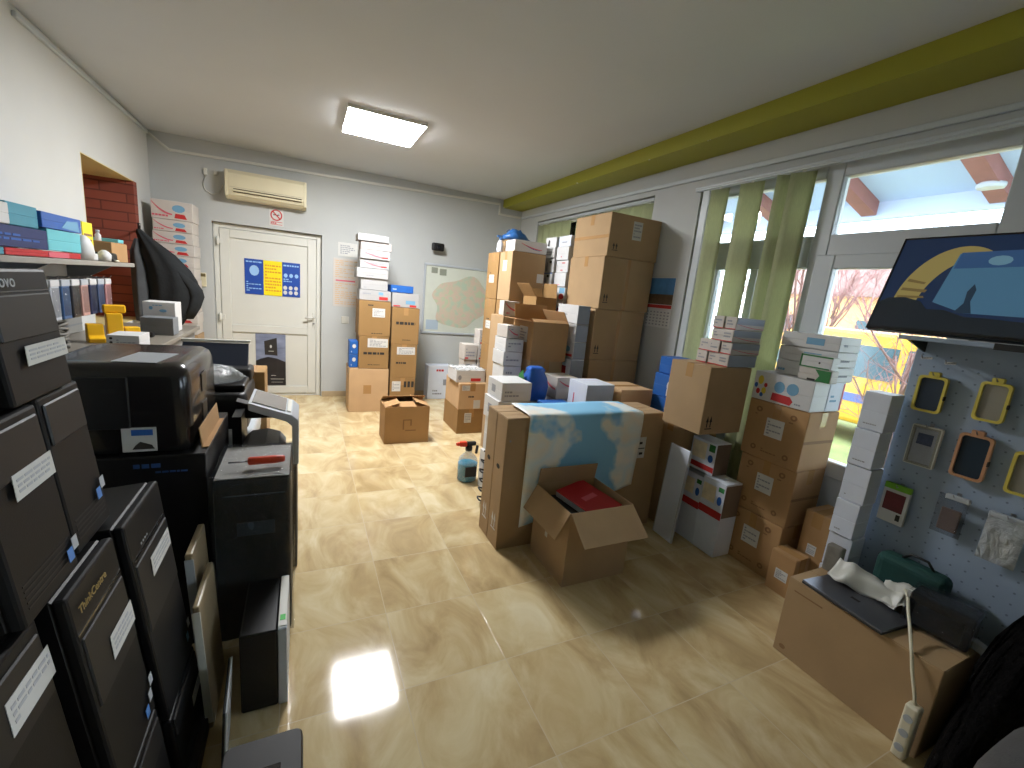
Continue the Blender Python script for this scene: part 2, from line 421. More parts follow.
def carton(name, label, cat, b, m, items=(), yaw=0, group=None, tape=TAPE, style='flaps', tape_face=None):
    x0, x1, y0, y1, z0, z1 = b; w, d, h = x1-x0, y1-y0, z1-z0
    mb = MB()
    if style == 'flaps':
        t = .004
        mb.box(-w/2, w/2, -d/2, d/2, 0, h-t, .003)
        if w >= d:
            mb.box(-w/2+.001, w/2-.001, -d/2+.001, -.0015, h-t, h, .0012); mb.box(-w/2+.001, w/2-.001, .0015, d/2-.001, h-t, h, .0012)
        else:
            mb.box(-w/2+.001, -.0015, -d/2+.001, d/2-.001, h-t, h, .0012); mb.box(.0015, w/2-.001, -d/2+.001, d/2-.001, h-t, h, .0012)
    else:  # glued retail box: tuck lids stand slightly proud of the sleeve
        e = min(.004, .1*min(w, d, h))
        mb.box(-w/2+e*.4, w/2-e*.4, -d/2+e*.4, d/2-e*.4, e*.5, h-e*.5, e*.5)
        mb.box(-w/2, w/2, -d/2, d/2, e, h*.5, e*.5); mb.box(-w/2, w/2, -d/2, d/2, h*.5+.0008, h, e*.5)
    o = mb.build(name, m, None, ((x0+x1)/2, (y0+y1)/2, z0), (0, 0, yaw))
    tag(o, label, cat, group)
    if style == 'flaps' and tape is not None:
        tb = MB(); tw = .028
        if w >= d:
            tb.box(-w/2, w/2, -tw, tw, h+.0003, h+.0011)
            for s in (-1, 1): tb.box(s*(w/2+.0003), s*(w/2+.0011), -tw, tw, h-.09 if h > .12 else h*.4, h+.0011)
        else:
            tb.box(-tw, tw, -d/2, d/2, h+.0003, h+.0011)
            for s in (-1, 1): tb.box(-tw, tw, s*(d/2+.0003), s*(d/2+.0011), h-.09 if h > .12 else h*.4, h+.0011)
        tb.build('tape', tape, o)
    if items: decals(o, w, d, h, items)
    return o

def shiplabel(face, u0, u1, v0, v1, seed=1):
    return [('shipping_label', PAPER, face, [rect(u0, u1, v0, v1)]),
            ('label_lettering', INKG, face, lines(u0+(u1-u0)*.1, u1-(u1-u0)*.1, v0+(v1-v0)*.1, v1-(v1-v0)*.1, 5, seed), 1)]
def arrows(face, u0, u1, v0, v1, m=INK):
    """two upright handling arrows over a bar"""
    out = []; w = u1-u0
    for c in (u0+w*.25, u0+w*.75):
        out.append([(c-w*.2, v0+(v1-v0)*.55), (c+w*.2, v0+(v1-v0)*.55), (c, v1)])
        out.append(rect(c-w*.07, c+w*.07, v0+(v1-v0)*.15, v0+(v1-v0)*.55))
    out.append(rect(u0, u1, v0, v0+(v1-v0)*.08))
    return ('handling_marks', m, face, out)

def open_carton(name, label, b, m, flaps, items=(), group=None, cat='box', yaw=0, th=.005, inner=CARD_IN):
    """open box: four walls, a bottom and folded flaps.  flaps: side -> (length, angle from upright, outward +)"""
    x0, x1, y0, y1, z0, z1 = b; w, d, h = x1-x0, y1-y0, z1-z0
    mb = MB()
    mb.box(-w/2, w/2, -d/2, d/2, 0, th)
    mb.box(-w/2, -w/2+th, -d/2, d/2, th, h); mb.box(w/2-th, w/2, -d/2, d/2, th, h)
    mb.box(-w/2+th, w/2-th, -d/2, -d/2+th, th, h); mb.box(-w/2+th, w/2-th, d/2-th, d/2, th, h)
    o = mb.build(name, m, None, ((x0+x1)/2, (y0+y1)/2, z0), (0, 0, yaw)); tag(o, label, cat, group)
    for side, (ln, ang) in flaps.items():
        a = math.radians(ang); f = MB(); e = .004
        if side in ('-y', '+y'):
            s = -1 if side == '-y' else 1
            M = Matrix.Translation((0, s*(d/2-th/2), h)) @ Matrix.Rotation(-s*a, 4, 'X')
            f.box(-w/2+e, w/2-e, -th/2, th/2, .001, ln, .0015, M)
        else:
            s = -1 if side == '-x' else 1
            M = Matrix.Translation((s*(w/2-th/2), 0, h)) @ Matrix.Rotation(s*a, 4, 'Y')
            f.box(-th/2, th/2, -d/2+e, d/2-e, .001, ln, .0015, M)
        f.build('flap', m, o)
    if items: decals(o, w, d, h, items)
    return o

# ================================================================== THE ROOM
XL, XR, YB, YF, ZC = -1.5, 2.97, 6.3, -3.2, 2.94
struct('floor', MB().box(XL-.7, XR+.25, YF-.2, YB+.3, -.12, 0), FLOOR)
struct('ceiling', MB().box(XL-.7, XR+.25, YF-.2, YB+.3, ZC, ZC+.15), CEIL)
NY0, NY1, NZ0, NZ1 = 4.60, 5.76, 1.0, 2.33          # blocked up window opening in the left wall
wl = MB()
wl.box(XL-.7, XL, YF, NY0, 0, ZC).box(XL-.7, XL, NY1+.1, YB, 0, ZC).box(XL-.7, XL, NY0, NY1+.1, 0, NZ0).box(XL-.7, XL, NY0, NY1+.1, NZ1, ZC)
struct('wall_left', wl, PLASTER_L)
bk = MB(); bk.box(XL-.69, XL-.001, NY1, NY1+.099, NZ0+.001, NZ1-.001); bk.box(XL-.7, XL-.6, NY0+.001, NY1-.001, NZ0+.001, NZ1-.001)
struct('wall_left_brick', bk, BRICK)
rv = MB()
rv.box(XL-.6, XL+.001, NY0, NY0+.006, NZ0, NZ1).box(XL-.6, XL+.001, NY0+.006, NY1-.001, NZ1-.006, NZ1).box(XL-.6, XL+.001, NY0+.006, NY1-.001, NZ0, NZ0+.006)
struct('trim_1', rv, REVEAL)
DX0, DX1, DZ = -.955, .215, 2.10
wb = MB()
wb.box(XL, DX0, YB, YB+.25, 0, ZC).box(DX1, XR, YB, YB+.25, 0, ZC).box(DX0, DX1, YB, YB+.25, DZ, ZC)
struct('wall_back', wb, PLASTER)
struct('wall_front', MB().box(XL, XR, YF-.2, YF, 0, ZC), PLASTER)
W1 = (3.43, 5.76, .9, 2.63); W2 = (.93, 2.88, 0, 2.60)
wr = MB(); xa, xb = XR, XR+.25
W_FILL = (-2.6, .0, .9, 2.60)  # opening for the added fill window behind the camera
wr.box(xa, xb, YF, W_FILL[0], 0, ZC).box(xa, xb, W_FILL[1], W2[0], 0, ZC).box(xa, xb, W_FILL[0], W_FILL[1], 0, W_FILL[2]).box(xa, xb, W_FILL[0], W_FILL[1], W_FILL[3], ZC).box(xa, xb, W2[0], W2[1], W2[3], ZC).box(xa, xb, W2[1], W1[0], 0, ZC)
wr.box(xa, xb, W1[0], W1[1], 0, W1[2]).box(xa, xb, W1[0], W1[1], W1[3], ZC).box(xa, xb, W1[1], YB, 0, ZC)
struct('wall_right', wr, PLASTER)
struct('trim_2', MB().box(2.655, XR, YF, YB, 2.825, ZC), OLIVE)          # green beam over the windows
# cable ducts
t = MB(); t.box(-.012, .012, 0, 2.42, -.016, .016, .004)
struct('trim_3', t, PVC2, loc=(XL+.013, 3.85, 2.892), rot=(.006, 0, 0))
t = MB(); t.box(0, 3.915, -.012, .012, -.014, .014, .004)
struct('trim_4', t, PVC, loc=(-1.31, YB-.0135, 2.772), rot=(0, -.0242, 0))
t = MB(); t.box(2.585, 2.61, YB-.025, YB-.001, 2.72, 2.85, .003); t.box(2.611, 2.945, YB-.025, YB-.001, 2.715, 2.742, .003)
struct('trim_5', t, PVC)
t = MB(); t.box(-.011, .011, -5.6, 0, -.016, .016, .004)
struct('trim_6', t, PVC2, loc=(XR-.0125, YB-.03, 2.722), rot=(.0118, 0, 0))
t = MB(); t.tube([(XL+.02, 6.27, 2.905), (-1.40, 6.282, 2.84), (-1.31, 6.284, 2.775)], .012, 8)
struct('trim_7', t, PVC)
struct('baseboard_back', MB().box(DX1+.01, XR-.01, YB-.012, YB-.001, 0, .075, .003), mat('skirting_tile', (178, 158, 126), .3, var=.08, scale=6))

# ---- back door
d = sroot('door_1'); yd = YB+.07
f = MB(); fw = .06
f.box(DX0+.004, DX0+fw, yd, yd+.07, .0, DZ-.004, .004).box(DX1-fw, DX1-.004, yd, yd+.07, 0, DZ-.004, .004).box(DX0+fw, DX1-fw, yd, yd+.07, DZ-fw, DZ-.004, .004)
f.box(DX0+fw, DX1-fw, yd, yd+.07, .0, .03, .003)
f.build('door_frame', PVC, d)
lf = MB(); a0, a1 = DX0+fw+.004, DX1-fw-.004; yl = yd-.012
lf.box(a0, a0+.10, yl, yl+.06, .034, DZ-fw-.004, .005).box(a1-.10, a1, yl, yl+.06, .034, DZ-fw-.004, .005)
lf.box(a0+.10, a1-.10, yl, yl+.06, DZ-fw-.1, DZ-fw-.004, .005).box(a0+.10, a1-.10, yl, yl+.06, .82, .915, .005).box(a0+.10, a1-.10, yl, yl+.06, .034, .13, .005)
lf.build('door_leaf', PVC, d)
pn = MB(); pn.box(a0+.099, a1-.099, yl+.018, yl+.045, .916, DZ-fw-.1, .002); pn.build('door_panel', PVC, d)
pn = MB(); pn.box(a0+.099, a1-.099, yl+.018, yl+.045, .13, .819, .002)
for xx in (-.57, -.185): pn.box(xx-.004, xx+.004, yl+.013, yl+.018, .13, .819)
pn.build('door_panel', PVC, d)
h = MB(); h.box(.108, .142, yl-.012, yl, .93, 1.12, .004); h.tube([(.125, yl-.012, 1.055), (.125, yl-.05, 1.055), (.02, yl-.05, 1.048)], .010, 8)
h.build('door_handle', PVC, d)
h = MB(); h.lathe([(.011, 0), (.011, .008)], 12, Matrix.Translation((.125, yl-.013, .975)) @ Matrix.Rotation(PI/2, 4, 'X')); h.build('lock_cylinder', STEEL, d)
for zz in (.25, 1.0, 1.89):
    h = MB(); h.lathe([(.012, zz-.05), (.014, zz-.02), (.014, zz+.02), (.012, zz+.05)], 12, Matrix.Translation((DX0+.05, yl-.012, 0))); h.box(DX0+.03, DX0+.10, yl-.008, yl-.001, zz-.03, zz+.03, .002)
    h.build('hinge', PVC, d)
struct('wall_back_outside', MB().box(DX0-.1, DX1+.1, YB+.25, YB+.27, 0, DZ+.1), PLASTER)

# ---- far window on the right wall
def pane(mb, x, y0, y1, z0, z1): mb.box(x, x+.006, y0, y1, z0, z1)
w = sroot('window_1'); f = MB(); y0, y1, z0, z1 = W1
f.box(3.04, 3.11, y0+.004, y0+.07, z0+.004, z1-.004, .005).box(3.04, 3.11, y1-.07, y1-.004, z0+.004, z1-.004, .005)
f.box(3.04, 3.11, y0+.07, y1-.07, z1-.07, z1-.004, .005).box(3.04, 3.11, y0+.07, y1-.07, z0+.004, z0+.07, .005).box(3.04, 3.11, 4.55, 4.63, z0+.07, z1-.07, .005)
f.build('window_frame', PVC, w)
for a, b in ((y0+.07, 4.55), (4.63, y1-.07)):
    g = MB(); pane(g, 3.07, a, b, z0+.07, z1-.07); g.build('pane', GLASS, w)
s = MB(); s.box(2.90, 3.03, y0+.01, y1-.01, z0-.03, z0-.001, .004); s.build('window_sill', PVC, w)

w = sroot('fill_window'); f = MB(); y0, y1, z0, z1 = W_FILL  # unseen window behind the camera, added to bring in daylight fill
f.box(3.04, 3.11, y0+.004, y0+.07, z0+.004, z1-.004, .005).box(3.04, 3.11, y1-.07, y1-.004, z0+.004, z1-.004, .005)
f.box(3.04, 3.11, y0+.07, y1-.07, z1-.07, z1-.004, .005).box(3.04, 3.11, y0+.07, y1-.07, z0+.004, z0+.07, .005).box(3.04, 3.11, -1.34, -1.26, z0+.07, z1-.07, .005)
f.build('window_frame', PVC, w)
for a, b in ((y0+.07, -1.34), (-1.26, y1-.07)):
    g = MB(); pane(g, 3.07, a, b, z0+.07, z1-.07); g.build('pane', GLASS, w)
# ---- near window beside the glazed door (one white unit from floor to head)
w = sroot('window_2'); f = MB(); x0, x1 = 2.985, 3.06
f.box(x0, x1, 2.80, 2.876, .004, 2.596, .006)                 # outer jamb
f.box(x0, x1, 1.89, 2.80, 2.50, 2.596, .006)                  # head
f.box(x0, x1, 1.89, 2.80, 1.95, 2.155, .006)                  # transom
f.box(x0, x1, 1.89, 2.80, .004, .12, .006).box(x0, x1, 1.89, 2.80, .78, .86, .006)
f.box(x0+.01, x1-.01, 2.60, 2.80, .12, 1.95, .006)            # side jamb strip
f.box(x0, x1, 2.24, 2.30, .86, 1.95, .006)
f.build('window_frame', PVC2, w)
p = MB(); p.box(3.01, 3.04, 1.89, 2.80, .12, .78, .004); p.build('lower_panel', PVC2, w)
for a, b, c, e in ((1.89, 2.80, 2.155, 2.50), (1.89, 2.24, .86, 1.95), (2.30, 2.60, .86, 1.95)):
    g = MB(); pane(g, 3.02, a, b, c, e); g.build('pane', GLASS, w)
d = sroot('door_2'); f = MB()
f.box(x0, x1, 1.785, 1.889, .004, 2.596, .006).box(x0, x1, .934, 1.03, .004, 2.596, .006)
f.box(x0, x1, 1.03, 1.785, 2.495, 2.596, .006).box(x0, x1, 1.03, 1.785, 1.99, 2.155, .006).box(x0, x1, 1.03, 1.785, .004, .03, .004)
f.build('door_frame', PVC2, d)
lf = MB(); lx = x0-.014
lf.box(lx, lx+.07, 1.72, 1.838, .034, 2.03, .006).box(lx, lx+.07, 1.0, 1.095, .034, 2.03, .006)
lf.box(lx, lx+.07, 1.095, 1.72, 1.945, 2.03, .006).box(lx, lx+.07, 1.095, 1.72, .034, .14, .006).box(lx, lx+.07, 1.095, 1.72, .67, .77, .006)
lf.build('door_leaf', PVC2, d)
p = MB(); p.box(lx+.02, lx+.05, 1.095, 1.72, .14, .67, .004); p.build('lower_panel', PVC2, d)
g = MB(); pane(g, 3.02, 1.03, 1.785, 2.155, 2.495); g.build('pane', GLASS, d)
g = MB(); pane(g, lx+.035, 1.095, 1.72, .77, 1.945); g.build('pane', GLASS, d)
# ================================================================== FIXTURES
DIFF = mat_emit('panel_light', (252, 253, 255), 40)
for (lx_, ly_, lb_) in ((.633, 4.37, 'bright square flat light panel on the ceiling before the door'),
                          ):
    o = empty('ceiling_light', lb_, 'ceiling light', (lx_, ly_, ZC))
    m = MB(); e = .305; r = .012
    m.box(-e-r, e+r, -e-.02-r, -e-.0205, -.03, -.0005, .002).box(-e-r, e+r, e+.02, e+.02+r, -.03, -.0005, .002).box(-e-r, -e, -e-.02, e+.02, -.03, -.0005, .002).box(e, e+r, -e-.02, e+.02, -.03, -.0005, .002)
    m.build('frame', PVC, o)
    m = MB(); m.box(-e, e, -e-.02, e+.02, -.036, -.004); m.build('diffuser', DIFF, o)

o = empty('air_conditioner', 'cream wall air conditioner above the door', 'air conditioner', (-.375, 6.3, 2.36))
prof = [(-.002, 0), (-.13, .0), (-.185, .035), (-.20, .09), (-.20, .26), (-.17, .30), (-.002, .30)]
m = MB(); m.prism(prof, 'x', -.41, .41); m.build('casing', IVORY, o)
m = MB(); m.box(-.412, -.38, -.203, -.01, .012, .292, .006).box(.38, .412, -.203, -.01, .012, .292, .006); m.build('end_cap', IVORY, o)
m = MB()
for zz in (.062, .092): m.box(-.33, .36, -.206, -.195, zz, zz+.010, .002)
m.build('air_slot', mat('slot_brown', (86, 74, 52), .6), o)
m = MB(); m.box(-.34, .37, -.208, -.19, .073, .091, .003); m.build('louver', IVORY, o)
m = MB(); m.box(-.375, .375, -.2035, -.199, .115, .117); m.build('panel_joint', mat('joint_shade', (160, 150, 120), .6), o)
o = empty('junction_box', 'small white cable socket with looped wire left of air conditioner', 'socket', (-.97, 6.3, 2.60))
m = MB(); m.box(-.035, .0, -.03, -.001, -.02, .05, .004); m.box(.06, .10, -.03, -.001, 0, .04, .004); m.build('socket_box', PVC, o)
pts = [(-.02+.13*(1-math.cos(t))*.5 if False else -.03+.09*math.sin(t*.9)-.02*(1-abs(t-1)), -.012, -.02-.2*math.sin(t*PI/2)) for t in [i/8*2 for i in range(9)]]
m = MB(); m.tube([(-.02, -.012, -.02), (-.045, -.012, -.10), (-.03, -.012, -.18), (.04, -.012, -.215), (.10, -.012, -.19), (.14, -.012, -.10)], .005, 6); m.build('wire', PVC, o)

def wallsign(name, label, cat, x0, x1, z0, z1, m, y=6.3, th=.004, group=None):
    mb = MB(); mb.box(-(x1-x0)/2, (x1-x0)/2, -th, 0, 0, z1-z0, .001)
    return tag(mb.build(name, m, None, ((x0+x1)/2, y-.001, z0)), label, cat, group), x1-x0, z1-z0
def wdec(o, w, h, nm, m, polys, th=.004, lay=0):
    fr = (Vector((-w/2, -th, 0)), Vector((w, 0, 0)), Vector((0, 0, h)), Vector((0, -1, 0)))
    mb = MB()
    for p in polys: plate(mb.bm, fr, p, .0004+lay*.001, .0012+lay*.001)
    return mb.build(nm, m, o)
def ring(u, v, ru, rv, k=.78, n=24):
    out = []
    for i in range(n):
        a, b = 2*PI*i/n, 2*PI*(i+1)/n
        out.append([(u+ru*math.cos(a), v+rv*math.sin(a)), (u+ru*math.cos(b), v+rv*math.sin(b)), (u+ru*k*math.cos(b), v+rv*k*math.sin(b)), (u+ru*k*math.cos(a), v+rv*k*math.sin(a))])
    return out
s, w_, h_ = wallsign('no_smoking_sign', 'small white no smoking sign with red ring above the door', 'sign', -.368, -.216, 2.138, 2.335, PAPER)
wdec(s, w_, h_, 'cigarette', INK, [rect(.28, .66, .60, .655), rect(.68, .72, .60, .655), [(.66, .66), (.72, .74), (.70, .75), (.64, .67)]])
wdec(s, w_, h_, 'red_ring', INKR, ring(.5, .62, .42, .33)+[[(.22, .80), (.27, .86), (.78, .44), (.73, .38)]], lay=1)
wdec(s, w_, h_, 'lettering', INKR, lines(.1, .9, .08, .22, 1, 3)+[rect(.08, .92, .06, .09), rect(.08, .92, .21, .24)])
s, w_, h_ = wallsign('door_notice', 'blue and yellow three column notice on the upper door panel', 'poster', -.646, -.034, 1.297, 1.722, PAPER, y=yl+.017)
wdec(s, w_, h_, 'blue_column', INKB if False else mat('notice_blue', (24, 70, 160), .5), [rect(.002, .33, .002, .998), rect(.665, .998, .002, .998)])
wdec(s, w_, h_, 'yellow_column', mat('notice_yellow', (240, 220, 20), .5), [rect(.331, .664, .002, .998)])
wdec(s, w_, h_, 'pale_print', mat('notice_pale', (150, 190, 230), .5), disc(.17, .68, .08, .14) and [disc(.17, .68, .085, .15)]+lines(.03, .3, .08, .38, 5, 4)+lines(.03, .3, .88, .96, 1, 5)+lines(.69, .97, .86, .95, 1, 6)+lines(.69, .97, .42, .54, 2, 7)+[disc(.73+.1*i, .62, .035, .06) for i in range(3)], lay=1)
wdec(s, w_, h_, 'orange_print', mat('notice_orange', (220, 150, 40), .5), lines(.36, .64, .1, .9, 9, 8), lay=1)
wdec(s, w_, h_, 'white_print', PAPER, [disc(.72+.1*i, .26, .036, .06) for i in range(3)]+[disc(.72+.1*i, .12, .036, .06) for i in range(3)], lay=1)
s, w_, h_ = wallsign('door_poster', 'tall dark landscape poster on the lower door panel', 'poster', -.545, -.207, .14, .812, mat('poster_sky', (126, 134, 158), .4, var=.3, scale=5, stretch=(1, 1, 3)), y=yl+.017)
wdec(s, w_, h_, 'dark_ground', mat('poster_ground', (34, 32, 36), .4, var=.4, scale=8), [[(0, 0), (1, 0), (1, .46), (.7, .53), (.4, .56), (.15, .52), (0, .48)]])
wdec(s, w_, h_, 'tablet', INK, [[(.30, .60), (.72, .585), (.70, .93), (.28, .86)]], lay=1)
wdec(s, w_, h_, 'pale_print', PAPER, [disc(.5, .76, .035, .03), rect(.42, .6, .665, .675), rect(.5, .66, .19, .2), rect(.48, .94, .12, .13), rect(.5, .9, .06, .066)], lay=2)
s, w_, h_ = wallsign('wall_notice', 'small white notice in clear sleeve beside the toner stack', 'notice', .404, .637, 1.875, 2.046, PAPER)
wdec(s, w_, h_, 'printed_lettering', INKG, lines(.12, .9, .15, .85, 5, 9))
s, w_, h_ = wallsign('wall_notice', 'tall cream printed sheet below the small white notice', 'notice', .35, .672, 1.226, 1.845, CREAM)
wdec(s, w_, h_, 'printed_lettering', mat('ink_tan', (206, 176, 140), .7), lines(.08, .92, .6, .97, 9, 10)+lines(.08, .92, .04, .5, 11, 11))
wdec(s, w_, h_, 'heading', INKP, [rect(.1, .85, .53, .56)])
o = empty('thermostat', 'small cream thermostat on the wall left of the door', 'thermostat', (-1.058, 6.3, 1.345))
m = MB(); m.box(-.035, .035, -.022, -.001, 0, .16, .004); m.build('casing', IVORY, o)
m = MB(); m.box(-.03, .03, -.024, -.022, .115, .15); m.build('display', mat('thermo_display', (110, 96, 62), .3), o)
o = empty('light_switch', 'white light switch below the cream sheet', 'switch', (.507, 6.3, 1.005))
m = MB(); m.box(-.048, .048, -.012, -.001, 0, .096, .004); m.build('plate', PVC, o)
m = MB(); m.box(-.028, .028, -.016, -.012, .02, .076, .003); m.build('rocker', PVC, o)
o = empty('wall_map', 'framed country map on the back wall', 'map', (2.06, 6.3, .93))
m = MB(); W_, H_ = 1.05, .99; t = .03
m.box(-W_/2, W_/2, -.022, -.001, 0, t, .003).box(-W_/2, W_/2, -.022, -.001, H_-t, H_, .003).box(-W_/2, -W_/2+t, -.022, -.001, t, H_-t, .003).box(W_/2-t, W_/2, -.022, -.001, t, H_-t, .003)
m.build('frame', LGREY, o)
m = MB(); m.box(-W_/2+t, W_/2-t, -.01, -.002, t, H_-t); m.build('sheet', mat('map_paper', (206, 210, 198), .35, var=.04, scale=6), o)
rg = random.Random(5)
ctry = [(.06+.50*math.cos(a)*(1+.12*math.sin(3*a+1)+.06*math.sin(7*a)), .50+.38*math.sin(a)*(1+.15*math.sin(2*a)+.07*math.sin(5*a+2))) for a in [2*PI*i/48 for i in range(48)]]
m = MB(); m.prism([(max(-.44, min(.48, p[0]*.9)), max(.06, min(.93, p[1]*.95))) for p in ctry], 'y', -.0125, -.0105)
m.build('country', mat_map('map_land', (190, 196, 172), [(186, 196, 166), (206, 184, 168), (198, 190, 168), (178, 194, 174)], 5.0, .3, 2.0), o)
m = MB(); m.box(-.46, -.28, -.0125, -.0105, .06, .2); m.build('legend', mat('legend_blue', (168, 184, 198), .5), o)
m = MB(); m.box(-.42, -.33, -.0125, -.0105, .86, .94).box(-.30, -.2, -.0125, -.0105, .84, .93); m.build('crest_print', mat('map_grey', (140, 144, 130), .5), o)
o = empty('security_camera', 'small black camera box on the back wall above the map', 'camera', (1.69, 6.3, 2.09))
m = MB(); m.box(-.012, .012, -.06, -.001, .02, .06, .003); m.build('bracket', BLK, o)
m = MB(); m.box(-.085, .085, -.13, -.06, .0, .105, .02, seg=3); m.build('housing', BLK, o)
m = MB(); m.lathe([(.028, 0), (.03, .008), (.02, .012)], 16, Matrix.Translation((0, -.128, .05)) @ Matrix.Rotation(PI/2, 4, 'X')); m.build('lens', BLK2, o)

# calendar between the windows
o = empty('wall_calendar', 'wall calendar with landscape photo between the two windows', 'calendar', (2.969, 3.16, 1.43))
m = MB(); m.box(-.004, -.001, -.17, .17, 0, .45); m.build('sheet', WHITE, o)
m = MB(); m.box(-.0055, -.004, -.165, .165, .21, .30); m.build('photo_ground', mat('photo_brown', (96, 74, 52), .5, var=.4, scale=14), o)
m = MB(); m.box(-.0055, -.004, -.165, .165, .3, .445); m.build('photo_sky', mat('photo_sky', (70, 124, 176), .5, var=.25, scale=9), o)
m = MB(); m.box(-.0055, -.004, -.165, .165, .175, .205); m.build('red_strip', INKR, o)
m = MB()
for r_ in range(5):
    for c_ in range(7): m.box(-.0052, -.004, -.15+c_*.044, -.13+c_*.044, .02+r_*.028, .032+r_*.028)
m.build('date_print', INKG, o)

# ---- vertical blinds
def blind(label, rail_y, z, slats, zb, bx=2.90):
    o = empty('vertical_blind', label, 'blind', (bx, (rail_y[0]+rail_y[1])/2, z))
    m = MB(); hl = (rail_y[1]-rail_y[0])/2
    m.box(-.02, .02, -hl, hl, .012, .03, .004); m.box(-.016, .016, -hl, hl, 0, .011, .002); m.build('head_rail', PVC2, o)
    for (yc, wd, ang, zz) in slats:
        m = MB(); M = Matrix.Translation((0, yc-o.location.y, 0)) @ Matrix.Rotation(ang, 4, 'Z')
        L_ = z-zz; n = 8
        g = [[(.004*math.cos(PI*j/4), wd*(j/4-.5), -.012-L_*i/n) for j in range(5)] for i in range(n+1)]
        m.sheet(g, .0012, M); s = m.build('slat', SLAT, o)
        c = MB(); c.box(-.004, .004, -.01, .01, -.014, 0, .001, M); c.build('carrier', PVC, s)
    return o
rs = random.Random(3)
sl = [(5.70-i*.168, .178, rs.uniform(.05, .16), .97) for i in range(14) if i != 5]
sl = [q for q in sl if q[0] > 3.5]
blind('closed green vertical blind on the far window', (3.45, 5.75), 2.585, sl, .97, 3.0)
blind('open green vertical blind with few hanging slats on the near window', (.95, 2.86), 2.555,
      [(2.625, .15, .12, .20), (2.35, .178, .10, .20), (2.075, .15, .55, .20), (1.985, .15, .25, .20)], .2)

# ================================================================== OUTSIDE
GZ = -.35
struct('ground', MB().box(3.25, 60, -30, 40, GZ-.1, GZ), mat('lawn', (128, 138, 84), .95, var=.35, scale=1.2, bump=.4, bscale=12))
struct('path', MB().box(3.25, 5.2, -4, 10, GZ, -.04), mat('concrete', (176, 172, 166), .9, var=.1, scale=3))
struct('road', MB().box(10.6, 14.5, -30, 40, GZ, GZ+.02), mat('asphalt', (170, 168, 166), .9, var=.08, scale=2))
ps = sroot('porch_roof')
m = MB(); m.prism([(3.25, 3.84), (5.95, 3.0), (5.95, 3.08), (3.25, 3.94)], 'y', -4, 10); m.build('soffit', mat('soffit_white', (176, 194, 226), .8), ps)
m = MB(); m.box(5.90, 5.99, -4, 10, 2.83, 3.02, .004); m.build('fascia', mat('fascia_white', (190, 204, 226), .7), ps)
RAFT = mat('rafter_brown', (140, 92, 88), .7, var=.1, scale=8)
for yy in [-2.27+1.083*k for k in range(10)]:
    m = MB(); m.prism([(3.26, 3.68), (5.88, 2.87), (5.88, 3.02), (3.26, 3.83)], 'y', yy-.075, yy+.075); m.build('rafter', RAFT, ps)
m = MB(); m.lathe([(.09, 2.94), (.10, 2.96), (.10, 2.985)], 20, Matrix.Translation((5.6, 2.06, 0))); m.tube([(5.6, 2.06, 2.985), (5.6, 2.06, 3.12)], .012, 6); m.build('lamp_ring', LGREY, ps)
# a yellow van parked behind the shrubs
van = empty('van', 'yellow van parked behind bare trees outside the glazed door', 'van', (9.3, 4.35, GZ))
body = [(-2.1, .35), (2.1, .35), (2.15, .9), (1.75, 1.1), (1.25, 1.75), (.9, 1.92), (-2.0, 1.92), (-2.12, 1.7)]
VY = mat('van_yellow', (206, 156, 40), .35, coat=.3)
m = MB(); m.prism(body, 'x', -.85, .85); o = m.build('body', VY, van)
bv = o.modifiers.new('round', 'BEVEL'); bv.width = .07; bv.segments = 2
VW = mat('van_glass', (60, 84, 92), .15)
for y0, y1 in ((.35, 1.35), (-.75, .25), (-1.85, -.85)):
    m = MB()
    q = [(y0, 1.15), (y1, 1.15), (y1-(.38 if y1 > 1 else .02), 1.68), (y0, 1.68)]
    m.prism(q, 'x', -.862, -.851); m.build('side_window', VW, van)
m = MB(); m.box(-.864, -.851, -2.05, 2.1, .72, .86); m.build('blue_stripe', mat('van_blue', (80, 96, 150), .4), van)
for yy in (-1.35, 1.35):
    for xx in (-.86, .66):
        m = MB(); m.lathe([(.12, 0), (.33, 0), (.34, .05), (.34, .16), (.33, .2), (.12, .2)], 24, Matrix.Translation((xx, yy, .335)) @ Matrix.Rotation(PI/2, 4, 'Y')); m.build('wheel', BLK, van)
# pale house across the road
hs = empty('house', 'pale orange house with grey roof beyond the road', 'house', (19, 9.5, GZ))
m = MB(); m.box(-2.5, 2.5, -3.2, 3.2, 0, 3.0); m.build('wall', mat('house_wall', (226, 178, 120), .9, var=.05, scale=2), hs)
m = MB(); m.prism([(-3.6, 2.95), (3.6, 2.95), (0, 4.6)], 'x', -2.8, 2.8); m.build('roof', mat('house_roof', (150, 130, 124), .9, var=.1, scale=5), hs)
for yy in (-1.6, 1.4):
    m = MB(); m.box(-2.56, -2.48, yy-.5, yy+.5, 1.1, 2.2, .02); m.build('window', VW, hs)
hg = MB(); rr = random.Random(11)
for i in range(900):
    a = Vector((16.2+rr.uniform(-.5, .5), rr.uniform(-3, 6.2), GZ+rr.uniform(0, 1.9)))
    dd = Vector((rr.uniform(-1, 1), rr.uniform(-1, 1), rr.uniform(-.6, 1))).normalized()*.22
    e = dd.cross(Vector((rr.uniform(-1, 1), rr.uniform(-1, 1), rr.uniform(-1, 1)))).normalized()*.09
    v = [hg.bm.verts.new(a-dd), hg.bm.verts.new(a+e), hg.bm.verts.new(a+dd), hg.bm.verts.new(a-e)]; hg.bm.faces.new(v)
o = hg.build('hedge', mat('hedge_green', (112, 142, 128), .9, var=.3, scale=6)); tag(o, 'grey green hedge across the road', 'hedge'); o['kind'] = 'stuff'
BARK = mat('bark', (128, 96, 88), .9, var=.2, scale=9); TWIG = mat('twig_red', (150, 108, 104), .9)
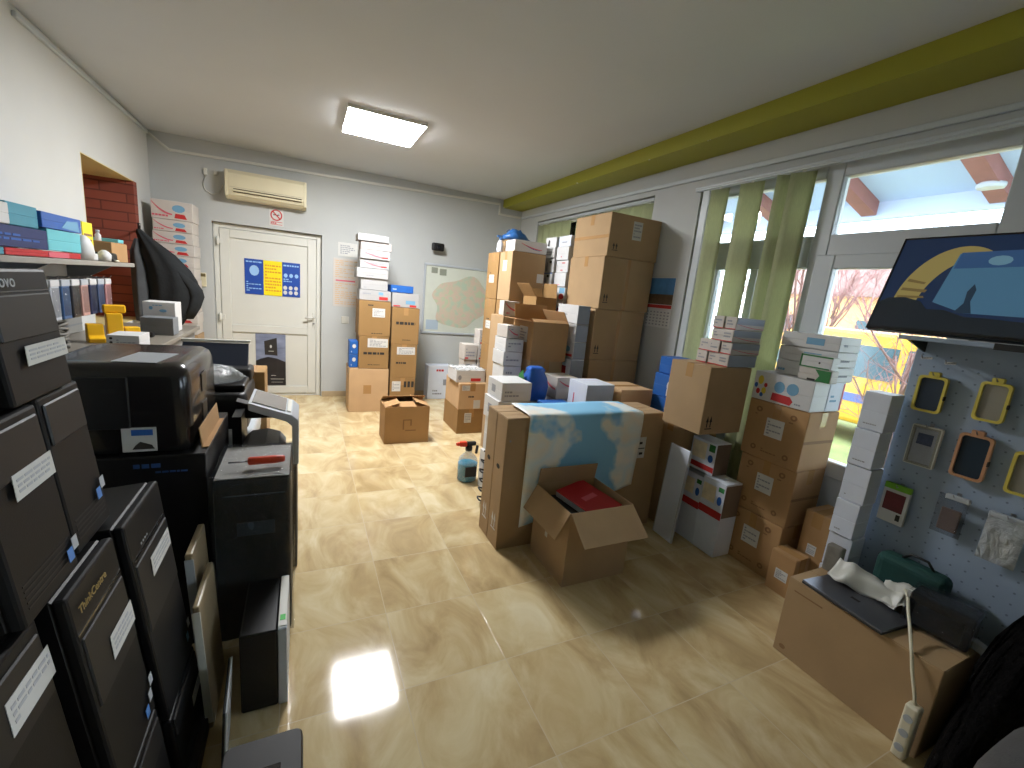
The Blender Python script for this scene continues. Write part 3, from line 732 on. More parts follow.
def tree(name, label, x, y, h, seed, spread=.55, low=.25, n0=7):
    r = random.Random(seed); root = empty(name, label, 'tree', (x, y, GZ)); tr, tw = MB(), MB()
    def grow(p, dr, ln, rad, lev):
        q = p+dr*ln*.5+Vector((r.uniform(-1, 1), r.uniform(-1, 1), 0))*ln*.05; e = p+dr*ln
        (tr if lev < 2 else tw).tube([p, q, e], rad, 5 if lev < 2 else 3, r1=rad*.55)
        if lev >= 4: return
        for k in range(n0 if lev == 0 else 4 if lev < 3 else 3):
            t = low+(1-low)*r.random() if lev == 0 else .3+.7*r.random()
            nd = (dr+Vector((r.uniform(-1, 1), r.uniform(-1, 1), r.uniform(-.35, .7)))*(spread+.25*lev)).normalized()
            grow(p+dr*ln*t, nd, ln*r.uniform(.45, .68), rad*.5, lev+1)
    grow(Vector((0, 0, 0)), Vector((r.uniform(-.08, .08), r.uniform(-.08, .08), 1)).normalized(), h, .05*h/2.4, 0)
    tr.build('trunk', BARK, root); tw.build('twigs', TWIG, root)
tree('bare_tree', 'bare reddish tree in front of the yellow van', 7.0, 4.25, 2.0, 1)
tree('bare_tree', 'taller bare tree standing left of the yellow van', 8.2, 5.9, 2.2, 2)
tree('bare_tree', 'low twiggy bare shrub tree right of the yellow van', 7.2, 2.9, 1.7, 3, .8, .1)
tree('bare_tree', 'bare tree seen between the hanging blind slats', 7.4, 7.9, 2.1, 4)
tree('bare_tree', 'far bare tree beside the pale orange house', 15, 6.6, 2.7, 5, n0=9)
tree('bare_tree', 'slim far bare tree between the orange house and the van', 15.2, 8.6, 2.8, 7, n0=10)
tree('bare_tree', 'far bare tree behind the right end of the yellow van', 15.4, 2.2, 2.7, 8, n0=10)
tree('bare_tree', 'dense bare shrub tree close behind the yellow van', 12.3, 5.6, 2.3, 9, .7, .1, 9)
tree('bare_tree', 'dense bare shrub tree at the rear corner of the yellow van', 12.2, 3.2, 2.2, 10, .7, .1, 9)
tree('bare_tree', 'far bare tree beyond the road in front of the hedge', 14.9, 4.0, 2.6, 6, n0=9)

# ================================================================== BACK WALL STACKS
B = carton
SH = lambda seed=0: [('printed_lettering', INKG, '-y', lines(.1, .5, .12, .3, 1, seed))]
def toner(face, k=0):    # white box print: sagging red and violet stroke, red end block, grey name
    return [('swoosh', INKP, face, [swoosh(.12, .8, .22, .8, .3)]), ('red_block', INKR, face, [rect(.72, .93, .22, .36)]), ('printed_lettering', INKG, face, lines(.36, .86, .5, .82, 2, k))]
B('shipping_carton', 'wide plain carton on the floor at the bottom of the stack near the door', 'box', (.50, .965, 5.5, 5.9, 0, .545), CARD_P, [('brown_patch', TAPE, '-y', [rect(.36, .56, .42, .62)])])
B('toner_carton', 'brown carton with label, second from floor in the left column by the map', 'box', (.605, .955, 5.5, 5.86, .547, .945), CARD_BK, shiplabel('-y', .28, .96, .66, .93, 2)+[('printed_lettering', INK, '-y', lines(.15, .85, .40, .55, 1, 5)+lines(.3, .7, .1, .14, 1, 6))])
B('toner_carton', 'brown carton directly under the column of white boxes by the map', 'box', (.595, .96, 5.5, 5.86, .947, 1.365), CARD_BK, shiplabel('-y', .42, .82, .55, .8, 3)+[('printed_lettering', INK, '-y', lines(.28, .44, .84, .92, 1, 5)+lines(.4, .75, .06, .1, 1, 6))])
B('toner_carton', 'brown carton at the bottom of the right column, behind the open floor box', 'box', (.985, 1.30, 5.5, 5.86, 0, .43), CARD_BK, shiplabel('-y', .08, .42, .6, .9, 4)+[('printed_lettering', INK, '-y', [rect(.55, .65, .72, .9), rect(.7, .8, .72, .9), rect(.85, .95, .72, .9)])])
B('toner_carton', 'brown labelled carton in the middle of the right column by the map', 'box', (.985, 1.305, 5.5, 5.86, .432, .86), CARD_BK, shiplabel('-y', .22, .92, .7, .92, 5)+[('printed_lettering', INK, '-y', lines(.2, .8, .4, .5, 1, 9))])
B('toner_carton', 'brown carton topped by the white box with blue lid', 'box', (.98, 1.315, 5.5, 5.86, .862, 1.31), CARD_BK, [('printed_lettering', INK, '-y', lines(.15, .85, .5, .66, 1, 11)+lines(.4, .7, .1, .14, 1, 6)), ('tape_seam', TAPE, '-y', [rect(.42, .58, .90, 1)])])
g = 'white boxes on the left column by the map'
xs = [(.60, .965), (.615, .925), (.565, .925), (.60, .93), (.60, .935), (.605, .955), (.57, .915)]
zs = [1.367, 1.49, 1.625, 1.74, 1.845, 1.95, 2.045, 2.125]
names = ['white box with red corner, lowest of the white column by the map', 'plain white box, second lowest in the white column by the map', 'wide white box with one text line, third in the white column',
         'white toner box with red swoosh, lower of the swoosh pair by the map', 'white toner box with red swoosh, upper of the swoosh pair by the map', 'pinkish white box, second from top of the white column', 'white box with small text on top of the white column by the map']
prs = [[('red_block', INKR, '-y', [rect(.62, .9, .12, .42)]), ('printed_lettering', INKG, '-y', lines(.1, .4, .5, .8, 1, 1)), ('blue_mark', INKC, '-y', [rect(.6, .75, .6, .85)])], [('printed_lettering', INKG, '-y', lines(.1, .4, .15, .28, 1, 2))], [('printed_lettering', INKG, '-y', lines(.3, .75, .2, .38, 1, 3))],
       toner('-y', 4), toner('-y', 5), [('printed_lettering', INKG, '-y', lines(.2, .7, .5, .7, 1, 6))], [('printed_lettering', INKG, '-y', lines(.3, .7, .35, .55, 1, 7))]]
for i in range(7): B('toner_box', names[i], 'box', (xs[i][0], xs[i][1], 5.55+.02*(i % 2), 5.84, zs[i], zs[i+1]-.001), WHITE_DIM if i != 5 else CREAM_DIM, prs[i], group=g, style='tuck')
B('toner_box', 'white box with red and blue print on the right carton column by the map', 'box', (.98, 1.31, 5.54, 5.84, 1.312, 1.485), WHITE_DIM, [('red_block', INKR, '-y', [rect(.05, .3, .06, .14), rect(.65, .9, .06, .2)]), ('blue_mark', INKC, '-y', [rect(.5, .85, .25, .5)])], style='tuck')
B('ink_box', 'flat bright blue box on top of the right carton column', 'box', (.965, 1.235, 5.56, 5.82, 1.487, 1.575), BLUE, [('printed_lettering', PAPER, '-y', lines(.08, .4, .3, .6, 1, 3))], style='tuck')
for z, l in ((.547, 'lower'), (.71, 'upper')):
    B('ink_box', l+' of two blue boxes stacked beside the brown carton near the door', 'box', (.502, .60, 5.55, 5.75, z, z+.16), BLUE, [('printed_lettering', PAPER, '-y', [disc(.55, .62, .22, .16)]+lines(.2, .9, .1, .3, 1, 4))], style='tuck')
o = open_carton('floor_carton', 'half open brown carton alone on the floor before the back stacks', (.735, 1.185, 4.3, 4.62, 0, .385), CARD_D,
                {'-y': (.155, -84), '+y': (.155, -62), '-x': (.15, -74), '+x': (.15, -70)}, [('stamp', mat('ink_brown_faint', (136, 104, 70), .85), '-y', [rect(.40, .43, .38, .66), rect(.40, .60, .63, .66), rect(.57, .60, .48, .66), rect(.46, .70, .34, .37)])])
B('toner_case', 'white case with red lettering leaning on the back wall under the map', 'box', (1.62, 1.98, 6.06, 6.27, 0, .49), WHITE2, [('red_block', INKR, '-y', [rect(.32, .40, .84, .9), rect(.42, .5, .84, .9), rect(.52, .62, .84, .9)]), ('printed_lettering', INKG, '-y', lines(.2, .6, .12, .3, 2, 3)), ('grey_patch', INKG, '-y', [rect(.62, .9, .42, .6)])], style='tuck')
B('toner_carton', 'brown carton on the floor, lower of two left of the long television cartons', 'box', (1.56, 1.89, 4.5, 5.02, 0, .285), CARD_BK, shiplabel('-y', .25, .5, .45, .85, 6))
B('toner_carton', 'brown carton with grey mark, upper of two under the wrapped white box', 'box', (1.56, 1.885, 4.5, 5.0, .287, .585), CARD_P, shiplabel('-y', .1, .38, .72, .92, 7)+[('printed_lettering', INK, '-y', lines(.35, .75, .42, .55, 1, 3)), ('white_patch', PAPER, '-y', [rect(.55, .8, .02, .35)])])
o = B('toner_box', 'wrapped white box with red mark on the short carton pair', 'box', (1.53, 1.87, 4.54, 4.86, .587, .725), WHITE, [('red_block', INKR, '-y', [rect(.5, .85, .1, .35)]), ('printed_lettering', INKG, '-y', [disc(.12, .4, .06, .2)])], style='tuck')
m = MB(); m.sheet([[(-.175+.35*i/8, -.16+.32*j/6, .142+.012*math.sin(i*1.7+j*2.3)+.01*math.sin(j*1.1)) for j in range(7)] for i in range(9)], .0015); m.build('plastic_wrap', FILM2, o)
g = 'small white boxes heaped behind the wrapped box'
k = 0
for (x, y, z) in ((1.775, 5.04, 0), (1.955, 5.04, 0)):
    for q in range(6):
        if x < 1.9 and q > 4: continue
        B('toner_box', ('left' if x < 1.9 else 'right')+' column of small white boxes behind the wrapped box, '+['lowest', 'second', 'third', 'fourth', 'fifth', 'topmost'][q]+' from floor', 'box', (x+.008*(q % 2), x+.165, y+.01*(q % 2), y+.2, q*.19, q*.19+.188), CREAM, [('printed_lettering', INKG, '-y', lines(.15, .85, .2, .8, 3, q)), ('red_block', INKR, '-y', [rect(.1, .35, .08, .18)])], group=g, style='tuck')

# ================================================================== CORNER STACKS ALONG THE RIGHT WALL
for q, (z0, z1) in enumerate(((0, 1.02), (1.022, 1.53), (1.532, 2.03))):
    lv = ['lowest', 'middle', 'topmost'][q]
    B('tall_carton', lv+' carton of the near tall corner column, brown side facing the camera', 'box', (1.90, 2.285, 4.16, 4.47, z0, z1), CARD_BK if q % 2 else CARD, shiplabel('-x', .3, .62, .6, .82, q)+[('printed_lettering', PAPER, '-y', [rect(.78, .98, .42, .6)])], group='near corner carton column')
    B('tall_carton', lv+' carton of the far narrow corner column beside the map', 'box', (1.895, 2.27, 4.49, 4.80, z0, z1), CARD_BK, shiplabel('-x', .25, .7, .35, .52, q+3)+[('printed_lettering', INK, '-x', lines(.3, .6, .54, .58, 1, q))], group='far corner carton column')
B('toner_box', 'long white box with red and blue swoosh on the near corner column', 'box', (1.93, 2.29, 4.17, 4.42, 2.032, 2.145), WHITE, [('swoosh', INKP, '-y', [swoosh(.2, .85, .25, .8, .3)]), ('blue_mark', INKB, '-y', [swoosh(.35, .8, .2, .6, .2)])], style='tuck', yaw=-.05)
B('ink_box', 'small brown box under the blue bag on the far corner column', 'box', (2.0, 2.24, 4.52, 4.72, 2.032, 2.175), CARD, style='tuck')
# blue bag
o = empty('plastic_bag', 'crumpled blue bag on top of the far corner column', 'bag', (2.12, 4.62, 2.177))
m = MB(); rb = random.Random(2)
m.loft([[(.17*s*math.cos(a)*(1+.2*math.sin(3*a+z*30)+rb.uniform(-.08, .08)), .09*s*math.sin(a)*(1+.15*math.cos(4*a+z*20)+rb.uniform(-.1, .1)), z+(rb.uniform(-.012, .012) if z > .01 else 0)) for a in [2*PI*i/18 for i in range(18)]] for z, s in ((0, .8), (.02, 1.0), (.05, .85), (.085, .6), (.115, .3))])
m.build('bag_body', mat('bag_blue', (44, 92, 150), .35, var=.2, scale=14, bump=.4, bscale=20), o)
m = MB(); m.tube([(-.03, 0, .09), (-.08, .0, .11), (-.10, .01, .09), (-.09, 0, .06)], .006, 6); m.build('bag_handle', mat('bag_blue_h', (44, 92, 150), .35), o)
o = empty('spray_bottle', 'white spray bottle standing at the left on the far corner column', 'bottle', (1.935, 4.58, 2.032))
m = MB(); m.lathe([(.032, 0), (.036, .01), (.036, .09), (.018, .115), (.014, .13)], 18); m.build('bottle_body', WHITE2, o)
m = MB(); m.lathe([(.016, .13), (.016, .15), (.01, .16)], 14); m.box(-.045, .02, -.008, .008, .155, .178, .003); m.build('spray_head', mat('spray_blue', (70, 110, 160), .4), o)
# support cartons and the two white columns behind
B('tall_carton', 'big carton on the floor carrying the two white box columns by the far window', 'box', (2.33, 2.84, 3.86, 4.46, 0, 1.428), CARD)
B('tall_carton', 'short brown carton directly beneath the left white box column by the far window', 'box', (2.34, 2.56, 4.10, 4.44, 1.431, 1.718), CARD)
zz = [1.72, 1.862, 2.01, 2.118, 2.222]
for q in range(4):
    pr_ = [[('bottle_print', INKG, '-x', [[(.45, .1), (.62, .1), (.6, .55), (.53, .8), (.47, .55)]]), ('blue_line', INKB, '-x', [rect(.02, .98, .92, .99)]), ('printed_lettering', INK, '-x', [disc(.72, .75, .09, .1)])],
           [('bottle_print', INKG, '-x', [[(.4, .1), (.58, .1), (.56, .55), (.49, .8), (.43, .55)]]), ('printed_lettering', INK, '-x', [disc(.75, .75, .09, .1)])], [('printed_lettering', INKG, '-x', lines(.2, .8, .25, .7, 2, 6))], [('printed_lettering', INK, '-x', [[(.2, .2), (.4, .15), (.42, .7), (.3, .8)]])]][q]
    B('cartridge_box', ['lowest white box with bottle print and blue line, left white column', 'white box with bottle print, second in the left white column by the far window', 'white box with two text rows, third in the left white column', 'small white box on top of the left white column by the far window'][q], 'box', (2.35+.008*(q % 2), 2.49, 4.11, 4.42-.03*q, zz[q], zz[q+1]-.001), WHITE, pr_, style='tuck', group='left white column by the far window')
zz = [1.431, 1.585, 1.72, 1.862, 1.985, 2.12, 2.225]
nm = ['white and red box at the bottom of the right white column by the far window', 'white and grey box with red badge, second in the right white column', 'white box with faint red line, third in the right white column', 'white box with two red words, fourth in the right white column', 'white box with one red word, fifth in the right white column', 'small white box topping the right white column by the far window']
for q in range(6):
    p = [[('red_block', INKR, '-x', [rect(.55, .95, .1, .5)]), ('printed_lettering', INKP, '-x', [swoosh(.05, .5, .3, .9)])], [('red_block', INKR, '-x', [disc(.7, .3, .22, .22)]), ('grey_patch', INKC, '-x', [rect(.5, .95, .55, .95)])], [('printed_lettering', INKP, '-x', lines(.2, .6, .1, .2, 1, 1))],
         [('red_text', INKR, '-x', lines(.4, .95, .12, .3, 1, 2)+lines(.5, .98, .7, .88, 1, 3))], [('red_text', INKR, '-x', lines(.4, .95, .15, .35, 1, 4))], [('printed_lettering', INKG, '-x', lines(.3, .7, .3, .5, 1, 5))]][q]
    B('cartridge_box', nm[q], 'box', (2.365+.012*(q % 2), 2.60, 3.86, 4.085, zz[q], zz[q+1]-.001), WHITE if q != 5 else WHITE2, p, style='tuck', group='right white column by the far window')
# three very large cartons
for q, (x0, z0, z1, l) in enumerate(((2.34, 0, 1.085, 'lowest'), (2.335, 1.087, 1.548, 'third from top of the visible'), (2.36, 1.55, 2.008, 'middle'), (2.375, 2.01, 2.375, 'topmost'))):
    it = [arrows('-y', .06, .16, .12, .3)] if q in (1, 2) else []
    if q == 3: it = shiplabel('-y', .44, .62, .45, .88, 8)+[arrows('-y', .08, .19, .14, .32), ('tape_band', TAPE, '-x', [rect(.0, .99, .42, .50)])]
    else: it.append(('tape_band', TAPE, '-y', [rect(.46, .52, .0, .99)]))
    B('large_carton', l+' of the very large brown cartons stacked between the windows' if q != 3 else 'topmost very large carton with white label between the windows', 'box', (x0+.018, x0+.583, 3.27, 3.82, z0, z1), CARD, it)
# white toner column against the large cartons
zz = [0, .36, .72, 1.08, 1.235, 1.395, 1.56]
nm = ['lowest grey white box at the floor against the large cartons', 'second grey white box against the large cartons', 'third tall grey white box against the large cartons', 'white box with red print and cyan picture, beside the large cartons', 'plain white box second from top beside the large cartons', 'top white box beside the lower large carton']
for q in range(6):
    it = [('grey_side', GREYCARD, '-y', [rect(.02, .98, .02, .98)])]
    if q == 3: it += [('red_block', INKR, '-x', [[(.55, .1), (.95, .14), (.95, .28), (.6, .24)]]), ('cyan_mark', INKC, '-x', [disc(.7, .55, .14, .18)])]
    elif q > 3: it += [('printed_lettering', INKG, '-x', lines(.15, .5, .4, .52, 1, q))]
    else: it += [('red_block', INKR, '-x', [rect(.6, .8, .1, .8)])] if q == 2 else []
    B('cartridge_box', nm[q], 'box', (2.185-.015*(q < 3), 2.315, 3.29, 3.63, zz[q], zz[q+1]-.001), WHITE if q > 2 else WHITE2, it, style='tuck', group='white column at the large cartons')
# open carton with flap, on hidden cartons
B('tall_carton', 'tall carton carrying the small carton with raised flap', 'box', (2.02, 2.30, 3.80, 4.12, 0, 1.418), CARD)
open_carton('flap_carton', 'small carton with raised flap before the white columns', (2.04, 2.27, 3.82, 4.10, 1.42, 1.60), CARD_BK, {'-x': (.15, 38), '+x': (.14, -4), '+y': (.1, 30)})
# dark open carton with flap to the left
B('tall_carton', 'brown carton on the floor under the wide open dark carton', 'box', (1.80, 2.13, 3.36, 3.75, 0, .525), CARD)
B('tall_carton', 'brown carton directly beneath the wide open dark carton', 'box', (1.80, 2.13, 3.36, 3.75, .527, 1.045), CARD)
open_carton('wide_carton', 'wide open carton with flap folded out, dark side to the camera', (1.785, 2.14, 3.34, 3.74, 1.047, 1.385), CARD_D, {'-x': (.17, 84), '+y': (.14, 12), '-y': (.05, -60), '+x': (.12, -30)}, [('shipping_label', PAPER, '-x', [rect(.35, .75, .45, .85)]), ('label_lettering', INKG, '-x', lines(.4, .7, .5, .8, 4, 2), 1)])
# white column at the left end
zz = [0, .3, .6, .82, .985, 1.11, 1.225, 1.335]
for q in range(6):
    B('cartridge_box', ['bottom', 'second', 'third', 'fourth', 'fifth', 'top'][q]+' white box of the narrow column left of the wide open carton', 'box', (1.565+.01*(q % 2), 1.745, 3.42, 3.66, zz[q], zz[q+1]-.001), WHITE, [('printed_lettering', INKG, '-y', lines(.15, .85, .3, .75, 2, q))], style='tuck', group='narrow white column left of the open carton')
B('cartridge_box', 'small white box with pink print on the narrow white column', 'box', (1.575, 1.70, 3.44, 3.62, 1.227, 1.335), CREAM, [('swoosh', INKP, '-y', [swoosh(.1, .9, .2, .8)]), ('printed_lettering', INKG, '-y', lines(.3, .8, .6, .8, 1, 2))], style='tuck', yaw=.12)
B('tall_carton', 'tall carton behind the wide open carton, left of the flap carton', 'box', (1.70, 1.99, 3.80, 4.10, 0, 1.393), CARD)
B('cartridge_box', 'small white box with pink swirl behind the open flap', 'box', (1.72, 1.87, 3.82, 3.98, 1.395, 1.535), CREAM, [('swoosh', INKP, '-y', [swoosh(.1, .9, .3, .9)]), ('printed_lettering', INKP, '-y', lines(.2, .8, .1, .3, 1, 2))], style='tuck', yaw=-.15)

# ---- row behind the long television cartons
zz = [0, .33, .62, .80, .945]
for q in range(4):
    B('cartridge_box', ['bottom', 'second', 'third', 'top'][q]+' white box of the pile just behind the television cartons, left end', 'box', (1.33+.02*(q % 2), 1.60, 2.92, 3.2, zz[q], zz[q+1]-.001), WHITE, [('printed_lettering', INKG, '-y', lines(.1, .6, .2, .6, 2, q)), ('print_block', INKG, '-x', [rect(.3, .55, .3, .7)])], style='tuck', group='white pile behind the television cartons')
B('ink_box', 'blue box on the floor behind the television cartons', 'box', (1.68, 1.92, 2.74, 2.97, 0, .40), BLUE, style='tuck')
B('ink_box', 'blue box with white figures behind the television cartons', 'box', (1.685, 1.915, 2.75, 2.96, .402, .80), BLUE, [('white_print', PAPER, '-y', [disc(.3, .75, .12, .05), disc(.32, .58, .14, .06), disc(.3, .42, .12, .05)]), ('white_print', PAPER, '-x', [rect(.1, .4, .5, .8)])], style='tuck')
B('cartridge_box', 'white box holding up the blue bag behind the television cartons', 'box', (1.63, 1.86, 3.02, 3.26, 0, .76), WHITE, style='tuck')
o = empty('plastic_bag', 'blue carrier bag with green corner standing behind the draped map', 'bag', (1.735, 3.14, .761))
m = MB(); m.loft([[(.105*s*(abs(math.cos(a))**.5)*(1 if math.cos(a) > 0 else -1)+.02*z, .085*s*(abs(math.sin(a))**.5)*(1 if math.sin(a) > 0 else -1)+.006*math.sin(9*a+z*40), z) for a in [2*PI*i/24 for i in range(24)]] for z, s in ((0, .9), (.03, 1), (.12, 1.04), (.19, .9), (.235, .62), (.255, .70), (.275, .5))])
m.build('bag_body', mat('bag_royal', (38, 92, 178), .3, var=.15, scale=9, bump=.3, bscale=16), o)
m = MB(); m.prism([(-.04, .15), (.05, .12), (.06, .2), (-.01, .25)], 'x', -.116, -.112); m.build('green_print', INKGR, o)
B('cartridge_box', 'white support box under the white and pink box behind the map', 'box', (1.89, 2.10, 3.03, 3.26, 0, .775), WHITE2, style='tuck')
B('cartridge_box', 'white and pink box behind the draped map', 'box', (1.885, 2.09, 3.03, 3.25, .777, .965), CREAM, [('swoosh', INKP, '-y', [swoosh(.1, .9, .5, .9)]), ('swoosh', INKP, '-x', [swoosh(.1, .9, .4, .9)])], style='tuck', yaw=.06)
for q in range(2):
    B('cartridge_box', ['lower', 'upper'][q]+' tall pale grey box behind the draped map', 'box', (1.96, 2.22, 2.70, 2.95, q*.49, q*.49+.488), WHITE2, [('grey_side', GREYCARD, '-y', [rect(.01, .99, .01, .99)]), ('red_text', INKP, '-x', [rect(.3, .36, .2, .8)])], style='tuck')
B('brown_carton', 'brown carton on the floor behind the right end of the television cartons', 'box', (2.27, 2.58, 2.66, 2.98, 0, .47), CARD)
B('brown_carton', 'brown carton with pale left face before the blue ink boxes', 'box', (2.265, 2.585, 2.66, 2.98, .472, .945), CARD_P)
B('brown_carton', 'brown carton on the floor carrying the blue ink boxes by the near window', 'box', (2.61, 2.87, 2.43, 2.74, 0, .72), CARD)
for q, (z0, z1) in enumerate(((.722, .905), (.907, 1.09), (1.092, 1.225))):
    B('ink_box', ['lowest', 'middle', 'topmost'][q]+' blue ink box of the stack behind the carton with arrows', 'box', (2.62+.03*(q == 2), 2.85, 2.44+.02*q, 2.70, z0, z1), BLUE, [('white_print', PAPER, '-x', [disc(.7, .55, .1, .2), rect(.62, .78, .1, .4)]), ('red_block', INKR, '-y', [rect(.2, .5, .6, .8)])], style='tuck', group='blue ink boxes by the near window')

# ================================================================== CENTRE: LONG CARTONS, MAP, OPEN BOX
def longcarton(label, y0, y1, it):
    return carton('television_carton', label, 'box', (1.105, 2.36, y0, y1, 0, .872), CARD, it, tape=None, group=None)
def slot(face, u, v): return ('hand_slot', INK, face, [disc(u, v, .16, .018, 14)])
longcarton('long flat television carton, the rear one of the standing pair', 2.425, 2.572, [slot('-x', .5, .62), arrows('-x', .3, .75, .13, .26, PAPER)])
o = longcarton('long flat television carton, the front one with map draped over it', 2.268, 2.42, [slot('-x', .5, .62), arrows('-x', .3, .75, .13, .26, PAPER), ('printed_lettering', INKG, '-y', lines(.02, .10, .82, .85, 1, 4)), ('shipping_label', PAPER, '-y', [rect(.83, .885, .62, .80)]), ('label_lettering', INK, '-y', [rect(.835, .88, .70, .708), rect(.84, .86, .74, .76), rect(.845, .87, .65, .67)], 1)])
# printed world map hanging over the top
o = empty('draped_map', 'blue and cream printed world map draped over the long cartons', 'map', (1.72, 2.42, .88))
NX, NS = 26, 30
grid = []
for i in range(NX+1):
    t = i/NX; x = -.47+.90*t
    drop = .74-.20*t
    row = []
    for j in range(NS+1):
        s = (.14+drop)*j/NS
        if s < .14:
            y = .13-s*(1.0)*2.03; z = .004+.003*math.sin(9*x+5*s); yy = y
        else:
            q = s-.14; yy = -.158-.006*min(1, q/.05)-.005*(1+math.sin(5*x+4*q))*min(1, q*3); z = .004-q
        xx = x+.03*max(0, s-.14)*(-.3)+ (.0 if t < .9 else -.03*max(0, s-.14))
        row.append((xx, yy, z+.004))
    grid.append(row)
m = MB(); m.sheet(grid, .0016)
ob = m.build('printed_sheet', mat_map('world_map', (140, 202, 238), [(250, 246, 236), (228, 240, 242), (242, 236, 224), (232, 242, 244)], 1.9, .525, 5.1, soft=.02), o)
# open box with two computer boxes inside
oc = open_carton('open_carton', 'open brown carton in front of the draped map, with boxes inside', (1.325, 1.765, 1.82, 2.215, 0, .455), CARD, {'-y': (.20, 128), '-x': (.17, 150), '+x': (.17, 158), '+y': (.11, -8)}, [('shipping_mark', PAPER, '-x', [rect(.4, .47, .42, .5)])])
def slimbox(name, label, loc, size, rot, m_top, m_side, cat='box'):
    o = empty(name, label, cat, loc); o.rotation_euler = rot
    w, d, h = size
    m = MB(); m.box(-w/2, w/2, -d/2, d/2, 0, h*.8, .004); m.build('tray', m_side, o)
    m = MB(); m.box(-w/2-.002, w/2+.002, -d/2-.002, d/2+.002, h*.8, h, .003); m.build('lid', m_top, o)
    return o
o = slimbox('laptop_box', 'red lidded flat box tilted inside the open carton', (1.60, 2.04, .375), (.24, .33, .045), (.10, -.10, .25), RED, LGREY)
m = MB(); m.box(-.05, .06, -.02, .02, .0455, .0462); m.build('printed_lettering', INKP, o)
for q, (x, y, l) in enumerate(((1.44, 2.06, 'black flat box leaning left of the red one in the open carton'), (1.64, 2.0, 'black box filling the open carton under the red lid'))):
    if q == 0: slimbox('laptop_box', l, (1.40, 2.03, .25), (.10, .33, .13), (0, .08, .0), BLK, BLK)
    else: slimbox('storage_box', l, (1.62, 2.035, .006), (.26, .36, .30), (0, 0, 0), BLK, CHAR)
# spray bottle with blue liquid beside the cartons
o = empty('spray_bottle', 'clear spray bottle of blue liquid on the floor by the long cartons', 'bottle', (1.245, 2.93, 0))
o.location = (1.275, 3.32, 0)
prof = [(.075, 0), (.085, .012), (.086, .16), (.078, .20), (.045, .235), (.028, .25), (.026, .275)]
m = MB(); m.lathe(prof, 24); m.build('bottle_body', CLEARP, o)
m = MB(); m.lathe([(.072, .004), (.081, .014), (.082, .155), (.081, .157)], 24); m.build('liquid', LIQ, o)
m = MB(); m.box(-.05, .05, -.0885, -.084, .06, .15, .002); m.build('label', BLK, o)
m = MB(); m.lathe([(.03, .27), (.03, .30), (.022, .31)], 18); m.box(-.02, .06, -.016, .016, .31, .345, .006); m.box(.03, .05, -.01, .01, .24, .315, .004, Matrix.Rotation(.12, 4, 'Y')); m.build('trigger_head', BLK, o)
m = MB(); m.box(-.085, -.02, -.018, .018, .305, .35, .008); m.lathe([(.014, 0), (.018, .01), (.012, .03)], 12, Matrix.Translation((-.085, 0, .328)) @ Matrix.Rotation(-PI/2, 4, 'Y')); m.build('nozzle', mat('nozzle_red', (226, 70, 40), .4), o)
o = empty('cable_coil', 'black cable coil between the spray bottle and the long cartons', 'cable', (1.255, 2.85, 0))
m = MB(); m.tube([(.05*math.cos(a)*(1+.1*math.sin(a*.37)), .07*math.sin(a), .02+.012*a+.006*math.sin(a*3)) for a in [i*.42 for i in range(80)]], .007, 6); m.build('cable', BLK, o)

# ================================================================== RIGHT SIDE
B('arrow_carton', 'big brown carton with black arrows under the small white toner boxes', 'box', (2.30, 2.68, 1.905, 2.235, .83, 1.272), CARD, [arrows('-y', .10, .26, .08, .28)])
B('brown_carton', 'tall brown carton standing behind the printer ink boxes', 'box', (2.43, 2.76, 2.135, 2.40, 0, .828), CARD)
g = 'small white toner boxes on the arrow carton'
rowz = [1.274, 1.354, 1.434, 1.514]
for r_ in range(4):
    for c_ in range(3 if r_ < 2 else 2):
        y1 = 2.0+.085*c_ if r_ < 2 else 2.0+.085*c_
        x0 = 2.45+.01*((r_+c_) % 2)
        col = ['near column', 'middle column', 'far column'][c_]; row = ['lowest', 'second', 'third', 'top'][r_]
        B('toner_box', row+' small white toner box in the '+col+' on the arrow carton', 'box', (x0, x0+.27, y1-.083, y1, rowz[r_], rowz[r_]+.079), CREAM,
          [('red_line', INKR, '-x', [rect(.0, 1, .02, .09)]), ('printed_lettering', INKG, '-x', lines(.2, .8, .3, .8, 2, r_*3+c_))] + ([('grey_swoosh', GREYCARD, '-y', [rect(.02, .98, .45, .96)]), ('red_swoosh', INKP, '-y', [swoosh(.05, .95, .12, .5, .25)], 1)] if r_ > 0 else [('grey_swoosh', GREYCARD, '-y', [rect(.02, .98, .04, .96)])]), group=g, style='tuck')
# tall printer-ink boxes
def inkbox(label, b, k):
    return B('printer_box', label, 'box', b, WHITE2, [('red_band', INKR, '-x', [rect(.0, 1, .10 if k == 0 else .52, .26 if k == 0 else .62)]), ('photo', mat('ink_photo%d' % k, (226, 214, 184), .6, var=.15, scale=18), '-x', [rect(.05, .62, .40 if k == 0 else .70, .92)]),
        ('blue_print', INKB, '-x', [disc(.82, .5 if k == 0 else .76, .1, .06 if k else .12)]), ('green_print', INKGR, '-x', [rect(.72, .95, .72 if k == 0 else .88, .94)]), ('brown_side', mat('ink_side%d' % k, (118, 100, 84), .5), '-y', [rect(.02, .98, .02 if k == 0 else .55, .98)])], style='tuck')
inkbox('white printer box with red band standing on the two floor boxes', (2.49, 2.63, 1.90, 2.105, .525, .752), 0)
inkbox('far floor box with red band under the upper printer box', (2.48, 2.63, 1.95, 2.12, 0, .50), 1)
inkbox('near floor box with red band beside the tall carton stack', (2.475, 2.63, 1.765, 1.945, 0, .523), 2)
o = empty('white_board', 'white board leaning against the brown carton behind the long cartons', 'board', (2.33, 2.08, 0)); o.rotation_euler = (0, .05, -.05)
